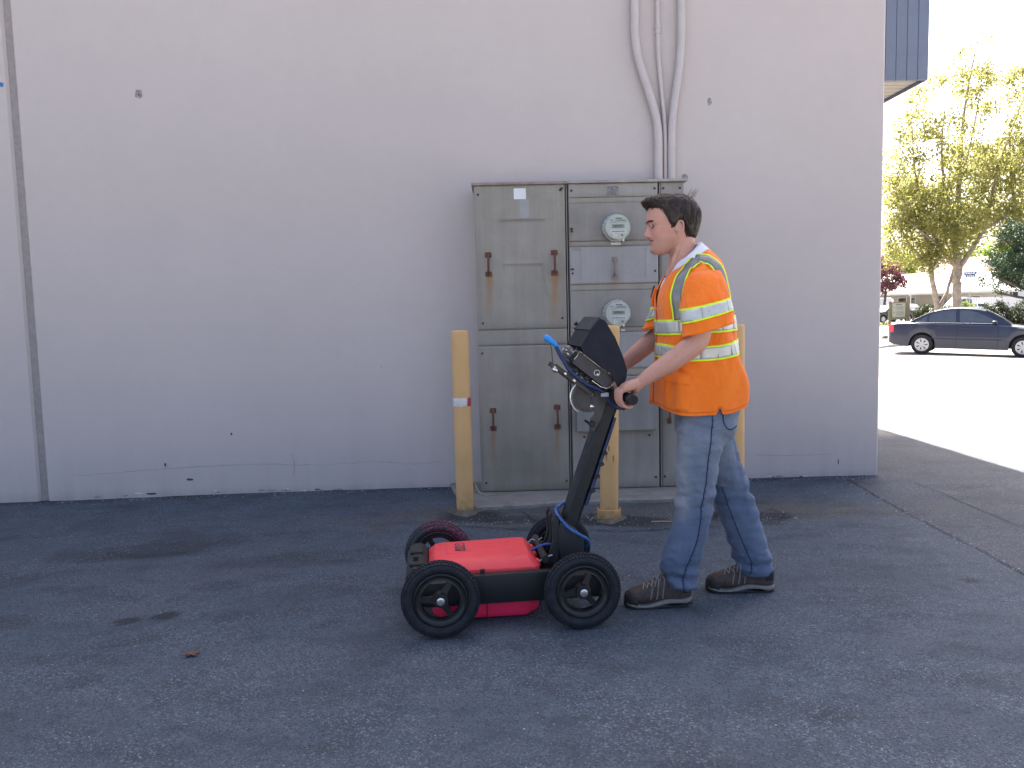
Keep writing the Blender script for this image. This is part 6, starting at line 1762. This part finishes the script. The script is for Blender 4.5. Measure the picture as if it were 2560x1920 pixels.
def tree(name, label, base, trunk, limbs, env, n_clump, per, spread, leaf, M_leaf, M_bark, seed, group=None, cat='tree', inner=.15, rtwig=.035, flat=.8, gaps=.0, droop=.3):
    """trunk and limbs: lists of (x,y,z,r) in local metres; env(p)->bool crown volume test with bounds env.box"""
    rng = np.random.default_rng(seed); random.seed(seed)
    t = thing(name, label, cat, base, (0,0,0), group)
    mb = MB(); nodes = []
    def add(path, n=9):
        P_ = catmull([p[:3] for p in path], 6); R_ = np.interp(np.linspace(0, len(path)-1, len(P_)), range(len(path)), [p[3] for p in path])
        P_ = [p + rng.normal(size=3)*R_[i]*.12 for i, p in enumerate(P_)]
        mb.tube(P_, [float(v) for v in R_], n); nodes.extend([(p, R_[i]) for i, p in enumerate(P_)])
    for p in trunk: add(p, 14)
    base_n = len(nodes)
    for p in limbs: add(p, 9)
    (x0,x1),(y0,y1),(z0,z1) = env.box
    cs = []; tries = 0
    while len(cs) < n_clump and tries < n_clump*60:
        tries += 1
        p = np.array([rng.uniform(x0,x1), rng.uniform(y0,y1), rng.uniform(z0,z1)])
        if not env(p): continue
        if gaps and mnoise.noise(Vector(p*.38 + seed)) < gaps - .25: continue
        cs.append(p)
    NP = np.array([n[0] for n in nodes]); NR = [n[1] for n in nodes]
    order = sorted(range(len(cs)), key=lambda i: cs[i][2])
    for i in order:
        p = cs[i]; d = np.linalg.norm((NP - p)*np.array([1,1,1.0]), axis=1) + np.maximum(0, NP[:,2]-p[2]+.2)*1.5
        j = int(np.argmin(d)); q = NP[j]; L_ = np.linalg.norm(p-q)
        if L_ < .05: continue
        m = (p+q)/2 + np.array([0,0,.10*L_]) + rng.normal(size=3)*.07*L_
        r0 = min(NR[j]*.7, rtwig*(.4+.35*L_))
        pts = catmull([q, m, p], 4); rr_ = np.linspace(r0, r0*.3, len(pts))
        mb.tube(pts, [float(v) for v in rr_], 5, cap=False)
        NP = np.vstack([NP, pts[3:]]); NR += [float(v) for v in rr_[3:]]
    if name == 'plane_tree': t.scale = (1.04, 1.04, 1.09)
    mb.build('trunk', M_bark, t, smooth=60, fixn=False)
    V_, F_, lv = foliage(cs, per, spread, leaf, rng, flat, droop)
    mesh_np('crown', V_, F_, M_leaf, t, lv)
    return t
class Env:
    def __init__(s, blobs):
        s.b = blobs
        s.box = tuple((min(b[k]-b[3+k] for b in blobs), max(b[k]+b[3+k] for b in blobs)) for k in range(3))
    def __call__(s, p):
        return any(((p[0]-b[0])/b[3])**2 + ((p[1]-b[1])/b[4])**2 + ((p[2]-b[2])/b[5])**2 < 1 for b in s.b)
L_plane = leaf_mat('plane_leaf', (.095,.10,.035), (.215,.20,.075), (.34,.335,.11), .52)
L_green = leaf_mat('green_leaf', (.055,.09,.018), (.11,.15,.03), (.20,.27,.04), .4)
L_dark = leaf_mat('conifer_leaf', (.014,.032,.018), (.040,.072,.035), (.03,.06,.02), .15)
L_plum = leaf_mat('plum_leaf', (.075,.028,.035), (.17,.075,.085), (.20,.075,.085), .3)
L_hedge = leaf_mat('hedge_leaf', (.020,.030,.012), (.060,.060,.030), (.05,.07,.02), .2)

tree('plane_tree', 'tall yellow-green plane tree with a thick forked trunk behind the blue sedan', (29.04, 52, -.2),
     [[(0,0,-.2,.30),(0,0,1.2,.26),(.02,0,2.6,.25),(.05,0,3.6,.27)]],
     [[(.05,0,3.5,.22),(-.2,.1,5.2,.19),(-.1,0,7.5,.16),(.1,.2,10.5,.11),(.3,0,13.5,.06),(.9,.1,16.4,.025)],
      [(.1,0,3.4,.18),(.9,-.2,4.7,.15),(1.7,-.2,6.4,.12),(2.4,.2,9.0,.08),(3.2,.1,11.4,.04),(3.9,.1,13.4,.02)],
      [(.0,0,3.4,.16),(-.9,.3,4.6,.13),(-1.9,.5,6.8,.10),(-2.6,.4,9.2,.06),(-2.9,.2,11.5,.03)],
      [(-.2,.1,5.4,.13),(-1.0,-.4,7.4,.10),(-1.5,-.6,10.2,.06),(-1.3,-.6,13.2,.025)],
      [(1.2,-.2,5.4,.11),(2.6,-.6,6.4,.08),(4.0,-.8,7.6,.04)],
      [(-.9,.3,4.6,.10),(-2.2,-.2,5.4,.07),(-3.6,-.3,6.4,.035)],
      [(.1,.2,8.5,.10),(1.0,.6,11,.06),(1.4,.4,14.2,.025)]],
     Env([(-.3,0,7.0,4.2,3.2,3.4),(-1.5,0,9.3,3.4,3.0,3.2),(1.5,0,9.5,3.4,3.0,3.6),(.3,0,12.6,2.3,2.2,3.0),(.7,0,15.2,1.4,1.4,1.9),(-2.6,0,6.0,2.4,2.4,2.4),(3.2,0,12.2,1.3,1.3,1.4),(-3.4,0,8.6,2.0,2.0,2.4),(1.3,0,16.6,1.4,1.0,1.5),(3.0,0,9.0,2.6,2.2,3.2),(-2.8,0,11.2,1.6,1.6,1.6),(-1.9,0,13.4,1.6,1.3,1.6),(3.7,0,13.6,1.6,1.2,1.5)]),
     680, 46, .64, .17, L_plane, M_plane_bark, 3, 'plane trees across the street', gaps=.12)
tree('plane_tree', 'smaller leaning plane tree with a slim forked trunk, left of the thick trunk', (27.95, 52.4, -.2),
     [[(.15,0,-.2,.19),(.05,0,1.0,.17),(-.18,0,2.2,.16),(-.42,0,3.4,.15)]],
     [[(.1,0,.95,.12),(.55,-.1,1.9,.10),(.85,-.1,2.9,.09),(1.0,-.2,3.6,.07)],
      [(-.4,0,3.3,.13),(-.6,.1,4.8,.10),(-1.2,.2,6.6,.06),(-1.6,.1,8.6,.03)],
      [(-.4,0,3.3,.10),(.2,-.2,4.6,.08),(.3,-.3,6.5,.05)],
      [(-.45,0,3.5,.09),(-1.5,-.2,4.4,.06),(-2.4,-.2,5.6,.03)]],
     Env([(-1.0,0,5.6,2.4,2.0,2.4),(-1.8,0,4.6,1.8,1.6,1.4),(.2,0,4.9,1.7,1.5,1.3),(-1.4,0,7.8,1.9,1.8,1.8)]),
     230, 44, .55, .165, L_plane, M_plane_bark, 5, 'plane trees across the street', gaps=.05)
tree('plane_tree', 'plane tree at the right edge of the picture reaching in from the side', (34.7, 53, -.2),
     [[(0,0,-.2,.3),(0,0,1.5,.26),(-.1,0,3.4,.24)]],
     [[(-.1,0,3.3,.2),(-.9,0,5.6,.15),(-1.6,0,8.2,.10),(-1.9,0,11.2,.05)],[(-.1,0,3.3,.2),(.9,0,5.6,.15),(1.5,0,9,.1),(1.6,0,12.5,.04)],[(-.9,0,5.4,.1),(-2.6,0,6.8,.06),(-3.6,0,8.2,.03)]],
     Env([(-1.2,0,7.5,3.2,2.6,3.0),(.8,0,9.5,3.4,2.8,3.4),(-2.4,0,9.2,2.0,2.0,2.2),(.4,0,12.5,2.2,2.2,2.0)]),
     300, 44, .62, .17, L_plane, M_plane_bark, 8, 'plane trees across the street', gaps=.08)
# dark spreading conifer with its bare lower limbs
tree('conifer', 'dark green spreading conifer above the hedge at the right edge', (25.6, 38, -.3),
     [[(0,0,-.2,.26),(-.2,0,1.0,.22),(-.8,0,2.0,.18),(-1.0,0,3.4,.14),(-.9,0,5.0,.07)]],
     [[(-.8,0,2.0,.10),(-1.8,-.1,2.4,.07),(-2.9,-.2,2.9,.03)],[(-.5,0,1.6,.08),(-1.6,0,1.8,.06),(-2.6,-.1,2.0,.025)],[(-.9,0,2.8,.09),(.4,.2,3.4,.06),(1.6,.2,3.8,.03)],[(-1,0,3.6,.07),(-1.9,0,4.2,.05),(-2.5,0,4.7,.02)]],
     Env([(-1.0,0,3.3,1.9,1.5,1.3),(.2,0,3.4,2.2,1.6,1.6),(-.6,0,4.7,1.7,1.4,1.1),(-2.7,-.1,2.7,.75,.5,.42),(-2.4,0,2.05,.5,.4,.22),(.6,0,2.6,1.6,1.2,.8)]),
     300, 130, .36, .085, L_dark, M_dark_bark, 12, flat=.65, rtwig=.02)
# purple plum beside the corner, green trees further off
tree('plum_tree', 'purple-leaved plum tree beside the corner of the building', (34.2, 73, -.25), [[(0,0,-.2,.16),(0,0,1.6,.12),(.1,0,3.0,.08)]],
     [[(.1,0,2.4,.07),(-.9,0,3.6,.04),(-1.3,0,4.6,.02)],[(.1,0,2.4,.07),(.9,0,3.4,.04),(1.2,0,4.4,.02)]],
     Env([(0,0,3.9,1.8,1.6,1.7),(-.8,0,4.6,1.3,1.3,1.2)]), 110, 60, .45, .16, L_plum, M_dark_bark, 21)
k_ = 0
for (x, y, h, w, lab, m) in ((52.5,118,7.5,4.2,'round green tree behind the bungalow roof on the left', L_green),(59,124,9.5,4.6,'broad green tree rising between the two houses', L_green),
                             (74,122,11,5.5,'large green tree behind the white house on the right', L_green),(66,130,10,5,'pale green tree farthest behind the brown roof', L_plane),
                             (49,104,5.2,2.8,'small dark green tree beside the plum tree', L_green)):
    k_ += 1
    tree('leafy_tree', lab, (x, y, -.25), [[(0,0,-.2,.3),(0,0,h*.3,.25),(0,0,h*.6,.15)]], [[(0,0,h*.4,.15),(w*.4,0,h*.6,.08),(w*.6,0,h*.75,.03)],[(0,0,h*.4,.15),(-w*.4,0,h*.6,.08),(-w*.6,0,h*.8,.03)]],
         Env([(0,0,h*.62,w,w*.8,h*.36),(w*.3,0,h*.75,w*.6,w*.6,h*.25),(-w*.35,0,h*.55,w*.6,w*.6,h*.3)]), 150, 46, w*.19, .34, m, M_dark_bark, 30+k_, 'trees far behind the houses')
# right-hand bright green tree behind the conifer
tree('leafy_tree', 'bright green tree directly behind the dark conifer', (29.8, 46, -.25), [[(0,0,-.2,.2),(0,0,2,.16),(0,0,3.6,.1)]], [[(0,0,2.4,.1),(-1.2,0,3.8,.06),(-1.8,0,4.8,.03)],[(0,0,2.4,.1),(1.2,0,3.8,.06),(1.6,0,5,.03)]],
     Env([(0,0,4.2,2.2,1.8,1.8),(.6,0,5.0,1.8,1.5,1.4)]), 130, 60, .5, .16, L_green, M_dark_bark, 44, 'trees far behind the houses')
# low shrubs by the kerb and the clipped hedge
def bush(name, label, loc, blobs, n, per, spread, leaf, mat, seed, group=None, cat='shrub'):
    return tree(name, label, loc, [[(0,0,-.15,.05),(0,0,.3,.04),(0,0,.55,.02)]], [], Env(blobs), n, per, spread, leaf, mat, M_dark_bark, seed, group, cat, rtwig=.015, flat=.9)
bush('hedge', 'clipped dark hedge behind the windscreen of the blue sedan', (21.6, 34.3, -.25), [(x, .1*x, .75, .55, .5, .80) for x in np.linspace(-1.2, 3.0, 8)], 330, 90, .20, .07, L_hedge, 51, None, 'hedge')
bush('shrub', 'low twiggy shrub between the black car and the thick tree trunk', (30.0, 56.5, -.2), [(-.6,0,.75,.9,.5,.6),(.5,0,.8,.8,.5,.6)], 70, 60, .25, .09, L_hedge, 52, 'shrubs')
bush('shrub', 'low green shrub beside the foot of the street sign pole', (34.2, 60.5, -.2), [(0,0,.7,1.0,.6,.7)], 50, 60, .3, .12, L_green, 53, 'shrubs')
# ================================================================ litter on the ground
rngs = np.random.default_rng(77)
M_dry = basic('dry_leaf_brown', (.12,.062,.045), .8, var=.35, scale=60)
def dry_leaf(x, y, s, ang, label, group='dry fallen leaves'):
    mb = MB(); n = 5; pts = []
    for i in range(n*4):
        a = 2*pi*i/(n*4); r = s*(.40 + .60*abs(cos(a*n/2))**.7)*(1.0 if abs(a-pi) > .5 else .7)
        pts.append(Vector((r*cos(a), r*sin(a), .006 + .35*s*(r/s)**2*(.5+.5*sin(3*a+1)))))
    mb.add([Vector((0,0,.004))] + pts, [(0, i+1, (i+1) % len(pts)+1) for i in range(len(pts))])
    mb.tube([Vector((0,0,.005)), Vector((-s*.6,0,.008)), Vector((-s*1.2,s*.1,.012))], s*.04, 5)
    o = mb.build('dry_leaf', M_dry, None, smooth=0, fixn=False, loc=(x, y, gz1(x, y)), rot=(0, 0, ang)); m = o.modifiers.new('t', 'SOLIDIFY'); m.thickness = .001
    return tag(o, label, 'leaf', group)
dry_leaf(-1.32, 3.103, .034, .6, 'brown dry leaf lying alone on the asphalt at lower left')
dry_leaf(-.345, 5.86, .03, 1.9, 'dry leaf caught between the left bollard and the cabinet foot')
# heap of dead leaves and a root sprawling from the cabinet corner
lt = MB()
for i in range(60):
    x = -.33 + rngs.normal()*.035; y = 5.78 + rngs.normal()*.09; z = .022 + abs(rngs.normal())*.03; s = rngs.uniform(.008,.022); a = rngs.uniform(0, 6.28); t = rngs.uniform(-.6,.6)
    M = Matrix.Translation((x,y,z)) @ Matrix.Rotation(a,4,'Z') @ Matrix.Rotation(t,4,'X')
    lt.add([M @ Vector(q) for q in ((-s,0,0),(0,-s*.5,s*.2),(s,0,0),(0,s*.5,s*.2))], [(0,1,2),(0,2,3)])
o = lt.build('leaf_litter', M_dry, None, smooth=0, fixn=False); o['kind'] = 'stuff'
lt = MB(); lt.tube(catmull([(-.285,5.73,.10),(-.265,5.72,.05),(-.24,5.69,.037),(-.21,5.66,.036),(-.16,5.67,.037),(-.13,5.65,.036)], 6), [.004]*31, 6)
lt.tube(catmull([(-.24,5.69,.037),(-.22,5.64,.036),(-.18,5.63,.036)], 5), .003, 5)
tag(lt.build('dead_root', basic('root_pale', (.34,.30,.24), .9, var=.3, scale=60), None, smooth=60), 'thin pale dead root trailing from the lower left cabinet corner', 'root')
tw = MB(); tw.tube([(.86,4.93,.008),(.93,4.925,.010),(1.0,4.92,.008)], .003, 5)
tag(tw.build('twig', basic('twig_straw', (.45,.36,.20), .8), None, smooth=60), 'short straw-coloured twig on the ground right of the middle bollard', 'twig')
# loose pale grit over the tarmac and along the wall foot
gv = []; gf = []
def stone(x, y, s, zb=None):
    b = len(gv); z = (gz1(x, y) if zb is None else zb) + .004
    r = [rngs.uniform(.6,1.2)*s for _ in range(5)]
    ring = [(x + r[j]*math.cos(1.2566*j), y + r[j]*math.sin(1.2566*j), z) for j in range(5)]
    gv.extend(ring); gv.append((x+rngs.uniform(-.2,.2)*s, y, z + s*.55)); gf.extend([(b+j, b+(j+1) % 5, b+5) for j in range(5)])
for i in range(900):
    stone(rngs.uniform(-3.6, 3.6), rngs.uniform(2.0, 6.0), rngs.uniform(.0015, .0042))
for i in range(420):
    x = rngs.uniform(-3.8, 2.8); stone(x, 6.06 + .0197*(x+1) - abs(rngs.normal())*.05, rngs.uniform(.002, .007))
for i in range(170):
    x = rngs.uniform(-.5, 1.8); stone(x, 5.0 + rngs.normal()*.10, rngs.uniform(.002, .007))
for i in range(120):
    t = rngs.uniform(3.3, 6.1); stone(2.52 + rngs.normal()*.03, t, rngs.uniform(.002, .006))
me = bpy.data.meshes.new('grit'); me.from_pydata(gv, [], gf); me.materials.append(basic('grit_stone', (.36,.36,.37), .85, var=.45, scale=7)); o = link('grit', me); o['kind'] = 'stuff'
